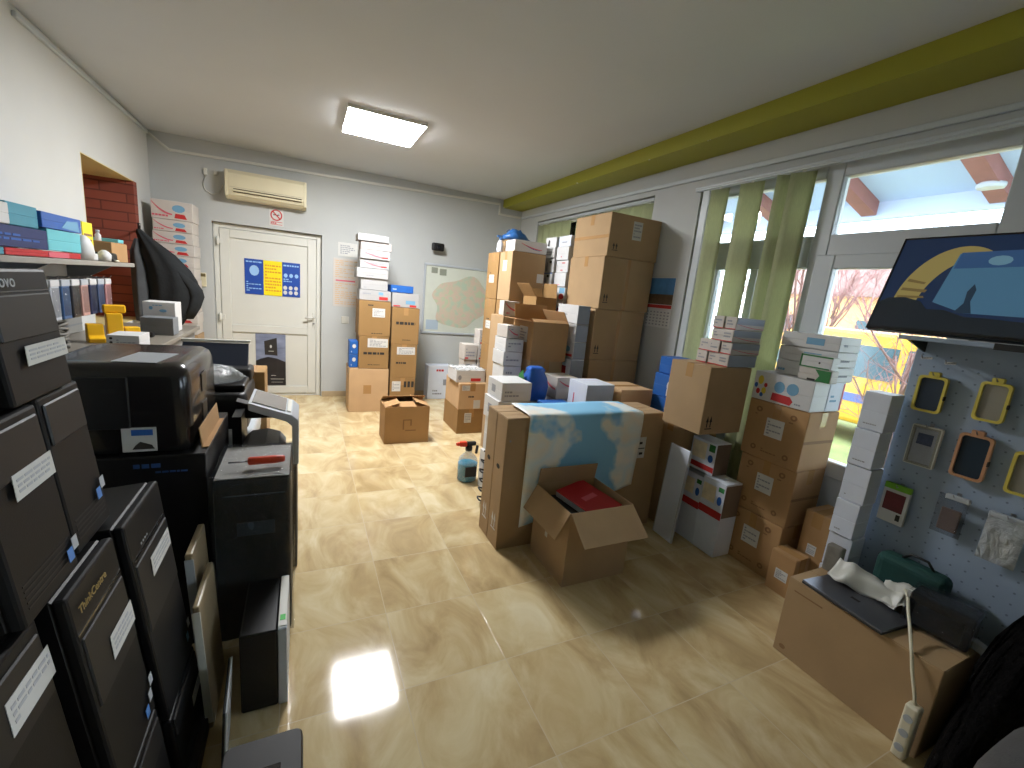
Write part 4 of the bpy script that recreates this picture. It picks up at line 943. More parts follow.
m = MB(); m.box(-.008, .008, -.09, .09, .002, .68, .003); m.build('panel', WHITE2, o)
m = MB()
for s in (-1, 1): m.box(-.010, .010, s*.09-.004, s*.09+.004, .002, .682, .002)
m.build('edge_strip', LGREY, o)
# stack of three cartons by the glazed door
def print3():
    return shiplabel('-x', .36, .66, .42, .74, 4)+[('brown_logo', mat('logo_brown', (136, 102, 66), .85), '-x', ring(.2, .85, .055, .05, .45, 12)+lines(.14, .27, .74, .78, 1, 2)+ring(.78, .85, .055, .05, .45, 12)+lines(.72, .85, .74, .78, 1, 3)+ring(.22, .17, .05, .05, .45, 12)+ring(.78, .16, .05, .05, .45, 12)+lines(.36, .64, .12, .2, 2, 4), 1), ('side_print', INKBR, '-y', [rect(.0, .98, .47, .52)]), ('tape_seam', TAPE, '-x', [rect(.44, .56, .76, 1)])]
for q, l in enumerate(('bottom', 'middle', 'top')):
    B('printer_carton', l+' of three matching brown cartons stacked beside the glazed door', 'box', (2.635+.012*(q == 1), 2.93, 1.46, 1.84-.01*(q == 1), q*.365, q*.365+.363), CARD_D, print3(), group='three cartons by the glazed door')
B('printer_box', 'wide white box with coloured pictures on the three carton stack', 'box', (2.635, 2.78, 1.47, 1.84, 1.094, 1.275), WHITE, [('red_block', INKR, '-x', [[(.35, .1), (.68, .06), (.72, .2), (.66, .34), (.36, .36)]]), ('cyan_print', INKC, '-x', [disc(.46, .58, .09, .2), disc(.68, .6, .1, .2)]), ('yellow_print', INKY, '-x', [disc(.12, .7, .05, .16), disc(.2, .35, .04, .12)]), ('red_dots', INKR, '-x', [disc(.1, .3, .035, .1), disc(.22, .55, .03, .08)]), ('blue_dots', INKB, '-x', [disc(.05, .5, .03, .09), disc(.17, .2, .03, .08)]), ('printed_lettering', INKG, '-x', lines(.75, .95, .1, .2, 1, 3))], style='tuck')
B('printer_box', 'white box with pink edge behind the coloured picture box', 'box', (2.787, 2.935, 1.47, 1.84, 1.094, 1.275), WHITE2, [('pink_edge', INKP, '-y', [rect(.88, .99, .05, .95)]), ('printed_lettering', INKC, '-y', lines(.15, .6, .3, .6, 2, 3))], style='tuck')
for q in range(3):
    B('printer_box', ['lowest', 'middle', 'top'][q]+' long white box of the trio on the coloured picture box', 'box', (2.725, 2.925, 1.44, 1.78, 1.277+.088*q, 1.277+.088*q+.087), WHITE, [('grey_print', INKC, '-x', [rect(.45, .75, .3, .75)] if q else lines(.05, .3, .15, .5, 1, 3)), ('printed_lettering', INKG, '-y', lines(.2, .7, .3, .6, 1, q))], style='tuck', group='long white boxes by the glazed door')
for q in range(2):
    B('cable_box', ['lower', 'upper'][q]+' small green and white box in front of the long white boxes', 'box', (2.645, 2.712, 1.405+.01*q, 1.585+.005*q, 1.277+.075*q, 1.277+.075*q+.073), WHITE if q else CREAM, [('green_print', INKGR, '-x', [rect(0, 1, .88, .99), rect(0, .95, .0, .1), rect(0, .05, 0, 1)] if q else [[(.55, .05), (.98, .05), (.98, .95), (.5, .95), (.66, .5)]]), ('printed_lettering', INK, '-x', [disc(.62, .45, .03, .08)] if q else [rect(.3, .55, .04, .2)])], style='tuck')
B('small_carton', 'small brown carton with white label at the foot of the carton stack', 'box', (2.565, 2.70, 1.305, 1.452, 0, .255), CARD_D, shiplabel('-x', .3, .8, .35, .6, 3))
B('small_carton', 'upright brown carton between the white boxes and the carton stack', 'box', (2.715, 2.93, 1.255, 1.40, 0, .52), CARD_D, shiplabel('-x', .35, .7, .5, .62, 5))
g = 'plain white boxes in a column by the pegboard'
nm = ['bottom', 'second', 'third', 'fourth', 'fifth', 'sixth', 'topmost']
for q in range(7):
    dx = [.01, 0, .012, .0, .008, .0, .006][q]
    B('router_box', nm[q]+' plain white box of the column beside the grey pegboard', 'box', (2.462+dx, 2.575+dx, 1.035+.004*(q % 2), 1.145, q*.187, q*.187+.1865), WHITE2, [('printed_lettering', INKG, '-x', lines(.2, .7, .14, .2, 1, q))], style='tuck', group=g)
# ---- pegboard stand
o = empty('pegboard_stand', 'grey pegboard display stand with top shelf at the right', 'display stand', (2.61, .62, 0))
m = MB(); m.box(-.008, .008, -.43, .43, .10, 1.57, .003); m.build('board', PEG, o)
m = MB()
for iy in range(17):
    for iz in range(28):
        yy, z = -.40+iy*.05, .16+iz*.05
        m.lathe([(.0045, 0), (.0045, .0006)], 6, Matrix.Translation((-.0086, yy, z)) @ Matrix.Rotation(-PI/2, 4, 'Y'))
ph = m.build('peg_holes', mat('hole_dark', (112, 124, 140), .8), o); ph['kind'] = 'stuff'
for s in (-1, 1):
    m = MB(); m.box(.008, .04, s*.36-.02, s*.36+.02, 0.02, 1.57, .003); m.build('post', GREY, o)
    m = MB(); m.box(-.1, .2, s*.36-.03, s*.36+.03, 0, .02, .004); m.build('foot', GREY, o)
m = MB(); m.box(-.20, .03, -.43, .43, 1.571, 1.59, .003); m.build('shelf', PEG, o)
m = MB(); m.box(-.204, -.2005, -.43, .12, 1.568, 1.593, .001); m.build('label_strip', CHAR, o)
m = MB(); m.box(-.204, -.2005, -.43, .0, 1.594, 1.602, .001); m.box(-.2065, -.2045, -.43, -.02, 1.57, 1.592, .0005); m.build('red_strip', INKP, o)
for s in (-1, 1):
    m = MB(); m.prism([(-.18, 1.57), (-.009, 1.57), (-.009, 1.52)], 'y', s*.40-.004, s*.40+.004); m.build('bracket', CHAR, o)
# ---- television leaning on the shelf
o = empty('television', 'flat television with moonlit picture on the pegboard shelf', 'television', (2.44, .80, 1.604)); o.rotation_euler = (0, .33, 0)
TW, TH = .80, .455
m = MB(); m.box(0, .03, -TW/2, TW/2, 0, TH, .004).box(.03, .055, -.25, .25, .05, .3, .01); m.build('housing', BLK, o)
m = MB(); e = .008; m.box(-.004, 0, -TW/2, TW/2, 0, .016, .001).box(-.004, 0, -TW/2, TW/2, TH-e, TH, .001).box(-.004, 0, -TW/2, -TW/2+e, .016, TH-e, .001).box(-.004, 0, TW/2-e, TW/2, .016, TH-e, .001); m.build('bezel', BLK2, o)
def scr(nm, rgb, polys, lay, st=.28, rough=.2):
    m = MB(); fr = (Vector((-.0005, TW/2-e, .016)), Vector((0, -(TW-2*e), 0)), Vector((0, 0, TH-e-.016)), Vector((-1, 0, 0)))
    for p in polys: plate(m.bm, fr, [(min(1, q_[0]*(.66 if q_[0] < .999 else 1)), q_[1]) for q_ in p], .0003*lay, .0003*lay+.0004)
    return m.build(nm, mat('screen_'+nm, rgb, rough, emit=st), o)
scr('sky', (22, 36, 60), [rect(0, 1, 0, 1)], 0)
arc = [(.455+.36*math.cos(a)*1.0, .28+.62*math.sin(a)) for a in [PI*(1.02-.66*i/24) for i in range(25)]]
inn = [(.56+.30*math.cos(a), .22+.55*math.sin(a)) for a in [PI*(.36+.60*i/24) for i in range(25)]]
scr('crescent', (122, 110, 66), [arc+inn], 1)
scr('crescent_bands', (92, 78, 46), [[(.12, .42), (.30, .40), (.31, .43), (.13, .45)], [(.14, .52), (.27, .49), (.28, .51), (.15, .55)], [(.11, .33), (.31, .34), (.3, .36), (.12, .36)]], 2)
scr('pale_sky', (58, 92, 116), [[(.38, .30), (.42, .82), (1, .86), (1, .18), (.6, .2)]], 2)
scr('deep_sky', (42, 68, 102), [[(.42, .66), (.43, .83), (1, .87), (1, .70)]], 3)
scr('haze', (84, 116, 132), [disc(.68, .74, .07, .05)], 4)
scr('ridge', (22, 28, 34), [[(0, 0), (1, 0), (1, .10), (.75, .16), (.62, .16), (.48, .22), (.36, .22), (.3, .30), (.18, .34), (.06, .33), (0, .28)]], 4)
scr('crag', (30, 44, 58), [[(.54, .20), (.58, .30), (.57, .42), (.595, .50), (.62, .44), (.615, .32), (.65, .20)]], 5)

# ---- phone cases and accessories on the pegboard hooks
def hook(y, z):
    h = empty('peg_hook', 'steel hook holding the '+hook.what, 'hook', (2.6015, y, z))
    m = MB(); m.tube([(-.0005, 0, 0), (-.05, 0, -.002), (-.062, 0, .01)], .0022, 6); m.build('wire', STEEL, h)
    m = MB(); m.box(-.003, -.0003, -.008, .008, -.012, .012, .001); m.build('clip', STEEL, h)
def case_pack(label, y, z, w, h_, kind):
    """hanging accessory: y/z of the bottom middle; it hangs just before the board"""
    hook.what = label.split(' on ')[0].split(' in ')[0]; hook(y, z+h_-.012)
    o = empty('phone_case' if kind in ('yellow', 'copper', 'yellow_clear') else 'accessory_pack', label, 'phone case' if kind in ('yellow', 'copper', 'yellow_clear') else 'accessory', (2.572, y, z))
    def rr(w, h, r): return [(sx*(w/2-r)+r*math.cos(a), (h/2 if True else 0)+sz*(h/2-r)+r*math.sin(a)) for sx, sz, a0 in ((1, 1, 0), (-1, 1, PI/2), (-1, -1, PI), (1, -1, 1.5*PI)) for a in [a0+PI/2*i/4 for i in range(5)]]
    def frame(ow, oh, r, bw, x0, x1, m_, name):
        mb = MB(); A = rr(ow, oh, r); Bq = [(p[0]*(ow-2*bw)/ow, (p[1]-oh/2)*(oh-2*bw)/oh+oh/2) for p in A]; n = len(A); bm = mb.bm
        v = {}
        for k, P in (('a', A), ('b', Bq)):
            for t, x in ((0, x0), (1, x1)): v[k, t] = [bm.verts.new((x, p[0], p[1])) for p in P]
        for i in range(n):
            j = (i+1) % n
            for q in ((v['a', 0][i], v['a', 0][j], v['a', 1][j], v['a', 1][i]), (v['b', 0][i], v['b', 0][j], v['b', 1][j], v['b', 1][i]), (v['a', 0][i], v['a', 0][j], v['b', 0][j], v['b', 0][i]), (v['a', 1][i], v['a', 1][j], v['b', 1][j], v['b', 1][i])): bm.faces.new(q)
        bmesh.ops.recalc_face_normals(bm, faces=bm.faces[:])
        return mb.build(name, m_, o)
    if kind in ('yellow', 'copper', 'yellow_clear'):
        mm = CASEO if kind == 'copper' else CASEY
        frame(w, h_-.02, .016, .010, -.012, .006, mm, 'rim')
        mb = MB(); mb.prism([(p[0]*.86, (p[1]-(h_-.02)/2)*.91+(h_-.02)/2) for p in rr(w, h_-.02, .016)], 'x', -.001, .004)
        mb.build('back_plate', {'yellow': mat('case_dark', (40, 52, 66), .3), 'copper': mat('case_blue', (32, 48, 62), .3), 'yellow_clear': mat('case_clear', (140, 136, 124), .3)}[kind], o)
        mb = MB(); mb.box(-.013, .006, -w*.2, w*.2, h_-.026, h_-.001, .003); mb.build('hang_tab', mm, o)
        mb = MB(); mb.box(-.013, .007, -w/2-.003, -w/2+.002, h_*.35, h_*.45, .001); mb.build('button', CHAR, o)
    elif kind == 'window':
        frame(w, h_-.012, .006, .012, -.012, .008, mat('pack_frame', (206, 206, 192), .5), 'card')
        mb = MB(); mb.box(-.004, .006, -w/2+.012, w/2-.012, .012, h_-.026, .002); mb.build('insert', WHITE2, o)
        mb = MB(); mb.box(-.0055, -.0042, -w*.26, w*.26, h_*.50, h_*.76); mb.build('picture', mat('pack_picture', (84, 100, 140), .35, var=.3, scale=30), o)
        mb = MB(); mb.box(-.0135, -.0122, -w/2+.004, w/2-.004, .004, h_-.016); mb.build('film', FILM, o)
    elif kind == 'red':
        mb = MB(); mb.box(-.010, .008, -w/2, w/2, 0, h_-.03, .002); mb.build('card', WHITE, o)
        mb = MB(); mb.box(-.011, .008, -w/2, w/2, h_-.03, h_-.002, .002); mb.build('green_header', mat('pack_green', (112, 176, 40), .5), o)
        mb = MB(); mb.box(-.0118, -.0103, -w*.38, w*.38, .06, h_-.045); mb.build('red_picture', mat('pack_maroon', (104, 34, 44), .45, var=.15, scale=20), o)
        mb = MB(); mb.box(-.0118, -.0103, -w*.36, -w*.2, .02, .05); mb.build('mark', INK, o)
    else:
        n = 8
        mb = MB(); f = [[(-.012+.003*math.sin(i*1.9+j*1.3)*(0 if i in (0, n) else 1), -w/2+w*j/6, (h_-.01)*i/n) for j in range(7)] for i in range(n+1)]
        mb.sheet(f, .001); mb.build('pouch', FILM2 if kind == 'milky' else FILM, o)
        mb = MB(); mb.box(-.006, .004, -w*.34, w*.34, .015, h_*.62, .004); mb.build('contents', mat('contents_'+kind+str(int(y*100)), (176, 176, 168) if kind == 'milky' else (150, 128, 122), .5), o)
        if kind == 'milky':
            mb = MB(); mb.box(-.009, -.006, -w*.3, w*.3, h_*.40, h_*.43, .001); mb.build('seam', GREY, o)
        mb = MB(); mb.box(-.016, .002, -w*.5, w*.3 if kind != 'milky' else w*.5, h_-.028, h_-.006, .003); mb.build('header_strip', LGREY, o)
case_pack('yellow phone case with dark inside on the upper left pegboard hook', .945, 1.255, .105, .185, 'yellow')
case_pack('yellow phone case with clear back on the upper right pegboard hook', .743, 1.27, .095, .185, 'yellow_clear')
case_pack('white framed pack with small blue picture on the pegboard', .915, 1.005, .108, .20, 'window')
case_pack('copper rimmed phone case with dark blue back on the pegboard', .752, 1.012, .108, .215, 'copper')
case_pack('yellow phone case cut off by the right edge of the photo', .585, 1.01, .10, .195, 'yellow_clear')
case_pack('white pack with green top and dark red picture on the pegboard', .957, .695, .104, .195, 'red')
case_pack('crumpled clear pouch on the lower middle pegboard hook', .76, .745, .10, .19, 'clear')
case_pack('milky clear pouch with grey blocks on the lower right pegboard hook', .592, .71, .115, .215, 'milky')
for y, z, l in ((.985, 1.50, 'a bare hook near the top left corner'), (.90, 1.49, 'a bare hook above the first yellow case')):
    hook.what = l; h = empty('peg_hook', 'empty steel hook on the pegboard, '+l[2:], 'hook', (2.6015, y, z))
    m = MB(); m.tube([(-.0005, 0, 0), (-.09, 0, -.004), (-.10, 0, .01)], .0025, 6); m.build('wire', STEEL, h)
    m = MB()
    for k in range(4): m.lathe([(.006, 0), (.006, .004)], 8, Matrix.Translation((-.01-.025*k, 0, -.003)) @ Matrix.Rotation(-PI/2, 4, 'Y'))
    m.build('price_clip', PAPER, h)

# ---- long carton with laptop and clutter in front of the pegboard
B('laptop_carton', 'long brown carton with a closed laptop on it, front right', 'box', (2.125, 2.445, .515, 1.095, 0, .398), CARD, [('hand_slot', INKBR, '-x', [rect(.06, .28, .86, .875)]), ('stamp', INKBR, '-x', [disc(.07, .1, .025, .03)])], tape=None)
o = empty('laptop', 'closed grey laptop lying on the long brown carton', 'laptop', (2.225, .865, .399), rz=-.08)
m = MB(); m.box(-.11, .11, -.17, .17, 0, .010, .003); m.build('base', CHAR, o)
m = MB(); m.box(-.11, .11, -.17, .17, .0105, .018, .003); m.build('lid', mat('laptop_grey', (96, 98, 106), .32, metal=.6), o)
m = MB(); m.box(-.008, .008, -.018, .018, .0182, .0188); m.build('badge', INK, o)
o = empty('device_box', 'glossy black boxed device in clear film on the long brown carton', 'device', (2.40, .655, .399), rz=.12)
o.location = (2.375, .632, .399)
m = MB(); m.box(-.06, .06, -.10, .10, 0, .145, .012, seg=3); m.build('housing', BLK2, o)
m = MB(); m.box(-.0635, -.0605, -.075, .075, .018, .11, .001); m.build('front_panel', BLK, o)
m = MB(); m.lathe([(.014, 0), (.014, .003)], 16, Matrix.Translation((-.064, 0, .065)) @ Matrix.Rotation(-PI/2, 4, 'Y')); m.build('emblem', CHAR, o)
m = MB(); m.sheet([[(-.069+.138*i/8, -.106+.212*j/8, .152+.004*math.sin(i*2+j)) for j in range(9)] for i in range(9)], .001); m.sheet([[(-.070+.003*math.sin(i+j*2), -.106+.212*j/8, .150*i/8+.002) for j in range(9)] for i in range(9)], .001); m.build('film', FILM, o)
o = empty('white_bag', 'crumpled white plastic bag at the back of the long brown carton', 'bag', (2.375, .875, .403))
m = MB(); rb = random.Random(8)
def crumple(nx, ny, fx, seed, amp):
    r = random.Random(seed); ph = [r.uniform(0, 6) for _ in range(6)]
    return [[(lambda u, v: Vector(fx(u, v))+Vector((amp*math.sin(9*u+ph[0]+4*v), amp*math.sin(8*v+ph[1]), amp*math.sin(11*u+7*v+ph[2])+amp*.6*math.sin(17*v-5*u+ph[3]))))(i/nx, j/ny) for j in range(ny+1)] for i in range(nx+1)]
m.sheet(crumple(18, 20, lambda u, v: (-.09+.17*u+.02*math.sin(6*v), -.12+.27*v, .026+.10*math.sin(PI*min(1, u*1.1))*(.45+.5*v)*(1-.3*math.sin(5*v)**2)), 3, .009), .002)
m.sheet(crumple(10, 10, lambda u, v: (-.06+.09*u, -.15+.13*v, .05+.07*u-.03*v), 9, .008), .0015)
m.build('bag_body', mat('bag_white', (206, 206, 198), .35, var=.1, scale=12), o)
o = empty('cloth_case', 'dark green zip case lying behind the white bag', 'case', (2.515, .82, .45))
o.location = (2.505, .80, .30)
m = MB(); m.box(-.05, .05, -.13, .13, 0, .285, .035, seg=4); m.build('body', GREENB, o)
m = MB(); m.tube([(0, .05, .28), (0, .02, .315), (0, -.04, .315), (0, -.07, .28)], .006, 8); m.build('handle', BLK, o)
o = empty('charger', 'small grey and black charger block at the left end of the laptop carton', 'charger', (2.385, 1.055, .399))
m = MB(); m.box(-.022, .022, -.035, .035, 0, .14, .008, seg=2); m.build('block', mat('charger_grey', (128, 124, 116), .5, var=.15, scale=25), o)
m = MB(); m.tube([(-.02, -.03, .02), (-.05, -.05, .02), (-.055, -.08, .012), (-.03, -.10, .012)], .006, 8); m.build('lead', BLK, o)
B('device_carton', 'black carton on the floor supporting the green case', 'box', (2.455, 2.585, .62, .94, 0, .298), CHAR, style='tuck')
# power strip on white cable
o = empty('power_strip', 'white power strip standing on end on a white cable before the carton', 'power strip', (2.085, .548, 0))
m = MB(); m.box(-.026, .024, -.022, .022, 0.001, .232, .010, seg=3); m.build('housing', CABLE, o)
m = MB(); m.tube([(-.002+a-2.085+.002, b-.548, c) for a, b, c in ((2.086, .549, .225), (2.092, .560, .262), (2.098, .588, .34), (2.105, .604, .392), (2.14, .628, .422), (2.20, .660, .440), (2.255, .698, .480), (2.30, .726, .515), (2.33, .75, .525))], .006, 8); m.build('cable', CABLE, o)
m = MB()
for k in range(3): m.lathe([(.015, 0), (.015, .003)], 16, Matrix.Translation((-.0262, 0, .05+.065*k)) @ Matrix.Rotation(-PI/2, 4, 'Y'))
m.build('socket_hole', LGREY, o)
o = empty('adapter', 'white rectangular adapter tipped over the near end of the carton', 'adapter', (2.40, .510, .401))
m = MB(); m.box(-.07, .05, -.02, .02, 0.003, .035, .006, Matrix.Rotation(.9, 4, 'Z') @ Matrix.Rotation(.15, 4, 'Y'), seg=2); m.build('housing', LGREY, o)
# dark heap and grey cushion in the lower right corner
o = empty('dark_heap', 'black shaggy heap at the lower right beside the laptop carton', 'heap', (2.28, .40, 0))
m = MB(); r5 = random.Random(4); nn = 56; rings = []
for k, (z, a0, a1, hy) in enumerate(((.002, -.36, .29, .085), (.08, -.34, .30, .09), (.17, -.28, .30, .09), (.27, -.20, .30, .09), (.37, -.14, .30, .094), (.47, -.02, .29, .088), (.55, .09, .28, .075), (.60, .16, .26, .05), (.615, .19, .24, .02))):
    c, hx = (a0+a1)/2, (a1-a0)/2
    rings.append([(c+hx*math.cos(a)*(1+r5.uniform(-.05, .05)), hy*math.sin(a)*(1+r5.uniform(-.09, .03)), z+(r5.uniform(-.018, .018) if 0 < k < 8 else 0)) for a in [2*PI*i/nn for i in range(nn)]])
m.loft(rings); m.build('pile_body', FUR, o)
B('paper_scrap', 'small cream card lying on top of the black shaggy heap', 'card', (2.44, 2.54, .37, .43, .616, .624), CREAM, style='tuck', yaw=.4)
o = empty('chair', 'grey padded stool seat at the lower right corner', 'stool', (1.76, .138, 0))
m = MB(); m.loft([[(.235*s*(abs(math.cos(a))**.5)*(1 if math.cos(a) > 0 else -1), .155*s*(abs(math.sin(a))**.6)*(1 if math.sin(a) > 0 else -1), z) for a in [2*PI*i/36 for i in range(36)]] for z, s in ((.40, .94), (.42, 1.0), (.48, 1.0), (.51, .95), (.524, .8), (.53, .4))]); m.build('seat', SEATG, o)
for sx in (-1, 1):
    for sy in (-1, 1):
        m = MB(); m.tube([(sx*.13, sy*.11, .4), (sx*.15, sy*.125, 0)], .014, 10); m.build('leg', BLK, o)

# ================================================================== LEFT SIDE: STACKED COMPUTER TOWERS
def tower(label, xf, y0, y1, z0, z1, sticker=None, badges=(), bay=True, text=None, leds=False, depth=.42):
    w, h = y1-y0, z1-z0
    z0, z1 = z0+.058*(1 if z0 < .2 else 0), z1
    h = z1-z0
    o = empty('computer_tower', label, 'computer', (-.346-.107*z0+xf, (y0+y1)/2, z0)); o.rotation_euler = (0, -.107, 0)
    m = MB(); m.box(-depth, -.025, -w/2+.003, w/2-.003, 0, h-.001, .004); m.build('case', BLK, o)
    m = MB(); m.box(-.025, 0, -w/2, w/2, 0, h-.001, .007, seg=2); m.build('front_panel', TOWER, o)
    def fr_plate(nm, mm, polys, t0, t1, par=o):
        b = MB(); f = (Vector((0, -w/2, 0)), Vector((0, w, 0)), Vector((0, 0, h)), Vector((1, 0, 0)))
        for p in polys: plate(b.bm, f, p, t0, t1)
        return b.build(nm, mm, par)
    if bay:
        m = MB(); zt, zb = h*.93, h*.60
        m.box(-.002, .004, -w/2+.012, w/2-.012, h*.47, h*.80, .003); m.build('bay_cover', CHAR, o)
        fr_plate('groove', BLK2, [rect(.02, .98, .82, .83)], .0005, .0012)
    else:
        m = MB(); m.box(-.002, .005, -w/2+.014, w/2-.014, h*.70, h*.95, .004); m.build('bay_cover', CHAR, o)
        m = MB()
        for k in range(5): m.box(.0005, .0015, -w/2+.02, w/2-.02, h*(.08+.03*k), h*(.085+.03*k)+.002)
        m.build('vent', CHAR, o)
    if sticker:
        u0, u1, v0, v1 = sticker
        s = fr_plate('sticker', PAPER, [[(u0, v0), (u1, v0), (u1, v1), (u0+.02, v1)]], .0055, .0065)
        fr_plate('sticker_print', INKL, lines(u0+.06, u1-.04, v0+(v1-v0)*.2, v1-(v1-v0)*.15, 3, int(y0*100)), .0067, .0072, s)
    for (u, v, c) in badges:
        fr_plate('badge', {'w': LGREY, 'b': INKC, 's': mat('badge_blue', (84, 136, 206), .4)}[c], [rect(u, u+.022/w, v, v+.028/h)], .0055, .0065)
    if text:
        tx, u, v, sz = text
        cu = bpy.data.curves.new('lettering', 'FONT'); cu.body = tx; cu.size = sz; cu.extrude = .0006
        tmp = bpy.data.objects.new('lettering_curve', cu); COL.objects.link(tmp)
        dg = bpy.context.evaluated_depsgraph_get(); me = bpy.data.meshes.new_from_object(tmp.evaluated_get(dg))
        bpy.data.objects.remove(tmp); bpy.data.curves.remove(cu); me.materials.clear(); me.materials.append(INKGO if sz < .03 else LGREY)
        t = bpy.data.objects.new('lettering', me); COL.objects.link(t); t.parent = o
        t.location = (.0062, -w/2+u*w, v*h); t.rotation_euler = (PI/2, 0, PI/2)
    if leds:
        m = MB()
        for k in range(4): m.box(.006, .0075, -w*.30+k*.016, -w*.30+k*.016+.006, h*.86, h*.868)
        m.build('indicator_dots', LGREY, o)
    return o
tower('black computer tower with letter logo and white label, top of the left stack', 0, 1.10, 1.335, 1.302, 1.56, (.27, .97, .27, .42), (), True, ('lenovo', .0, .86, .034))
tower('dark computer tower set back at the top left edge of the photo', -.05, .87, 1.075, 1.302, 1.50, None, (), True)
tower('middle row computer tower with white label at the left edge', 0, .955, 1.165, .93, 1.30, (.30, .96, .60, .73), ((.78, .08, 's'), (.90, .12, 'w')), False)
tower('middle row computer tower with blue badge below the logo tower', -.012, 1.195, 1.385, .93, 1.30, None, ((.70, .20, 's'), (.84, .25, 'w')), False)
tower('lower row computer tower with white label at the left edge of the photo', -.01, .80, 1.005, .395, .928, (.30, .98, .76, .88), (), False, depth=.46)
tower('lower row computer tower with gold lettering and steep white label', 0.02, 1.04, 1.285, .395, .928, (.40, .96, .55, .66), ((.70, .06, 's'), (.83, .10, 'w'), (.92, .16, 'w')), True, ('ThinkCentre', .08, .90, .026), depth=.46)
tower('lower row computer tower with row of light dots, nearest the black printers', 0.03, 1.32, 1.62, .30, .928, (.32, .92, .66, .75), ((.78, .10, 'b'), (.88, .15, 'w')), True, None, True, depth=.46)
tower('bottom computer tower under the gold lettered tower', 0.02, 1.03, 1.285, 0, .393, (.50, .92, .25, .37), (), False, depth=.5)
tower('bottom computer tower under the tower with light dots', 0.03, 1.32, 1.62, 0, .298, (.55, .95, .45, .6), (), False, depth=.5)
tower('bottom computer tower at the left edge, lowest of its column', 0, .79, 1.005, 0, .393, None, (), False, depth=.5)

m = MB(); m.prism([(-.30, 0), (-.30, .056), (-.345, .056), (-.86, .002), (-.86, 0)], 'y', .78, 1.64)
tag(m.build('tower_base', BLK), 'low black wedge board on the floor under the leaning computer towers', 'base')
# ================================================================== PRINTERS BEHIND THE TOWERS
o = empty('laser_printer', 'big glossy black printer with picture sticker, above the blue lettered box', 'printer', (-.635, 2.02, .868))
def rrect(w, d, r, n=5): return [(sx*(w/2-r)+r*math.cos(a), sy*(d/2-r)+r*math.sin(a)) for sx, sy, a0 in ((1, 1, 0), (-1, 1, PI/2), (-1, -1, PI), (1, -1, 1.5*PI)) for a in [a0+PI/2*i/n for i in range(n+1)]]
m = MB(); rings = []
for z, s, r in ((0, .985, .05), (.01, 1, .055), (.25, 1, .055), (.295, .985, .055), (.325, .94, .05), (.342, .86, .045), (.346, .75, .04)):
    rings.append([(p[0], p[1]+.29, z) for p in rrect(.47*s, .58*s, r)])
m.loft(rings); m.build('housing', mat('printer_black', (30, 28, 28), .22, coat=.2, bump=.02, bscale=200), o)
m = MB(); m.box(-.19, .05, -.006, .003, .10, .30, .006); m.build('front_tray', BLK, o)
m = MB(); m.box(.2355, .239, .22, .31, .19, .27, .001).box(.2355, .239, .22, .31, .06, .14, .001); m.build('side_plate', mat('side_plate', (66, 60, 52), .4), o)
m = MB(); m.box(.02, .125, -.006, -.0005, .01, .105, .001); s = m.build('picture_sticker', PAPER, o)
m = MB(); m.box(.05, .115, -.008, -.0065, .075, .098); m.build('sticker_header', INKB, s)
m = MB(); m.prism([(.05, .02), (.118, .02), (.11, .036), (.075, .05), (.06, .036)], 'y', -.008, -.0065); m.build('sticker_picture', INK, s)
m = MB(); m.box(-.03, .01, -.0065, -.0055, .24, .255); m.build('panel_mark', CHAR, o)
m = MB(); m.box(-.02, .12, .06, .28, .3462, .348, M=Matrix.Rotation(-.12, 4, 'Z')); s = m.build('leaflet', LGREY, o)
o2 = carton('device_box', 'black carton with blue lettering under the glossy black printer', 'box', (-.86, -.352, 1.99, 2.58, 0, .866), BLK, [('blue_lettering', mat('ink_blue_dim', (52, 84, 140), .5), '-y', lines(.55, .88, .935, .975, 1, 3)+lines(.68, .88, .915, .932, 1, 5))], tape=None)
o = empty('cardboard_piece', 'brown cardboard piece standing upright between black printer and wrapped unit', 'cardboard', (-.372, 2.25, .867)); o.rotation_euler = (0, -.10, 0)
m = MB(); m.box(-.0025, .0025, -.20, .20, 0, .085, .001).box(-.001, .022, -.20, .20, 0.0005, .005, .001); m.build('sheet', CARD_D, o)
o = empty('wrapped_unit', 'tall black unit wrapped in clear plastic, beside the blue lettered box', 'printer', (-.19, 2.15, 0))
m = MB(); m.box(-.14, .14, -.19, .19, 0, .755, .012, seg=2); m.build('cabinet', BLK, o)
m = MB(); m.box(-.06, .08, -.196, -.189, .50, .56, .002).box(-.10, .12, -.194, -.189, .68, .685); m.build('front_slot', mat('slot_grey', (54, 66, 80), .4), o)
m = MB(); m.box(-.135, .135, -.185, .185, .7555, .759); m.build('top_sheet', PAPER, o)
m = MB()
m.sheet(crumple(60, 30, lambda u, v: (-.146+.292*v, -.204+.004*math.sin(40*u+23*v)+.003*math.sin(31*v-19*u), .02+.755*u), 5, .005), .001)
m.sheet(crumple(16, 14, lambda u, v: (-.146+.292*v, -.198+.396*u, .768), 6, .003), .001)
m.sheet(crumple(22, 14, lambda u, v: (.150, -.198+.396*v, .02+.755*u), 7, .003), .001)
m.build('plastic_wrap', FILM, o)
o = empty('screwdriver', 'tool with thick red orange grip lying on the wrapped unit', 'tool', (-.195, 2.06, .793), rz=.06)
m = MB(); m.lathe([(.013, 0), (.018, .008), (.017, .05), (.018, .10), (.015, .135), (.010, .142)], 16, Matrix.Translation((-.02, 0, 0)) @ Matrix.Rotation(PI/2, 4, 'Y')); m.build('grip', ORANGE, o)
m = MB(); m.lathe([(.004, 0), (.0035, .07)], 10, Matrix.Translation((-.021, 0, 0)) @ Matrix.Rotation(-PI/2, 4, 'Y')); m.build('shaft', STEEL, o)
o = empty('copier', 'black copier with slanted grey control panel', 'copier', (-.18, 2.62, 0))
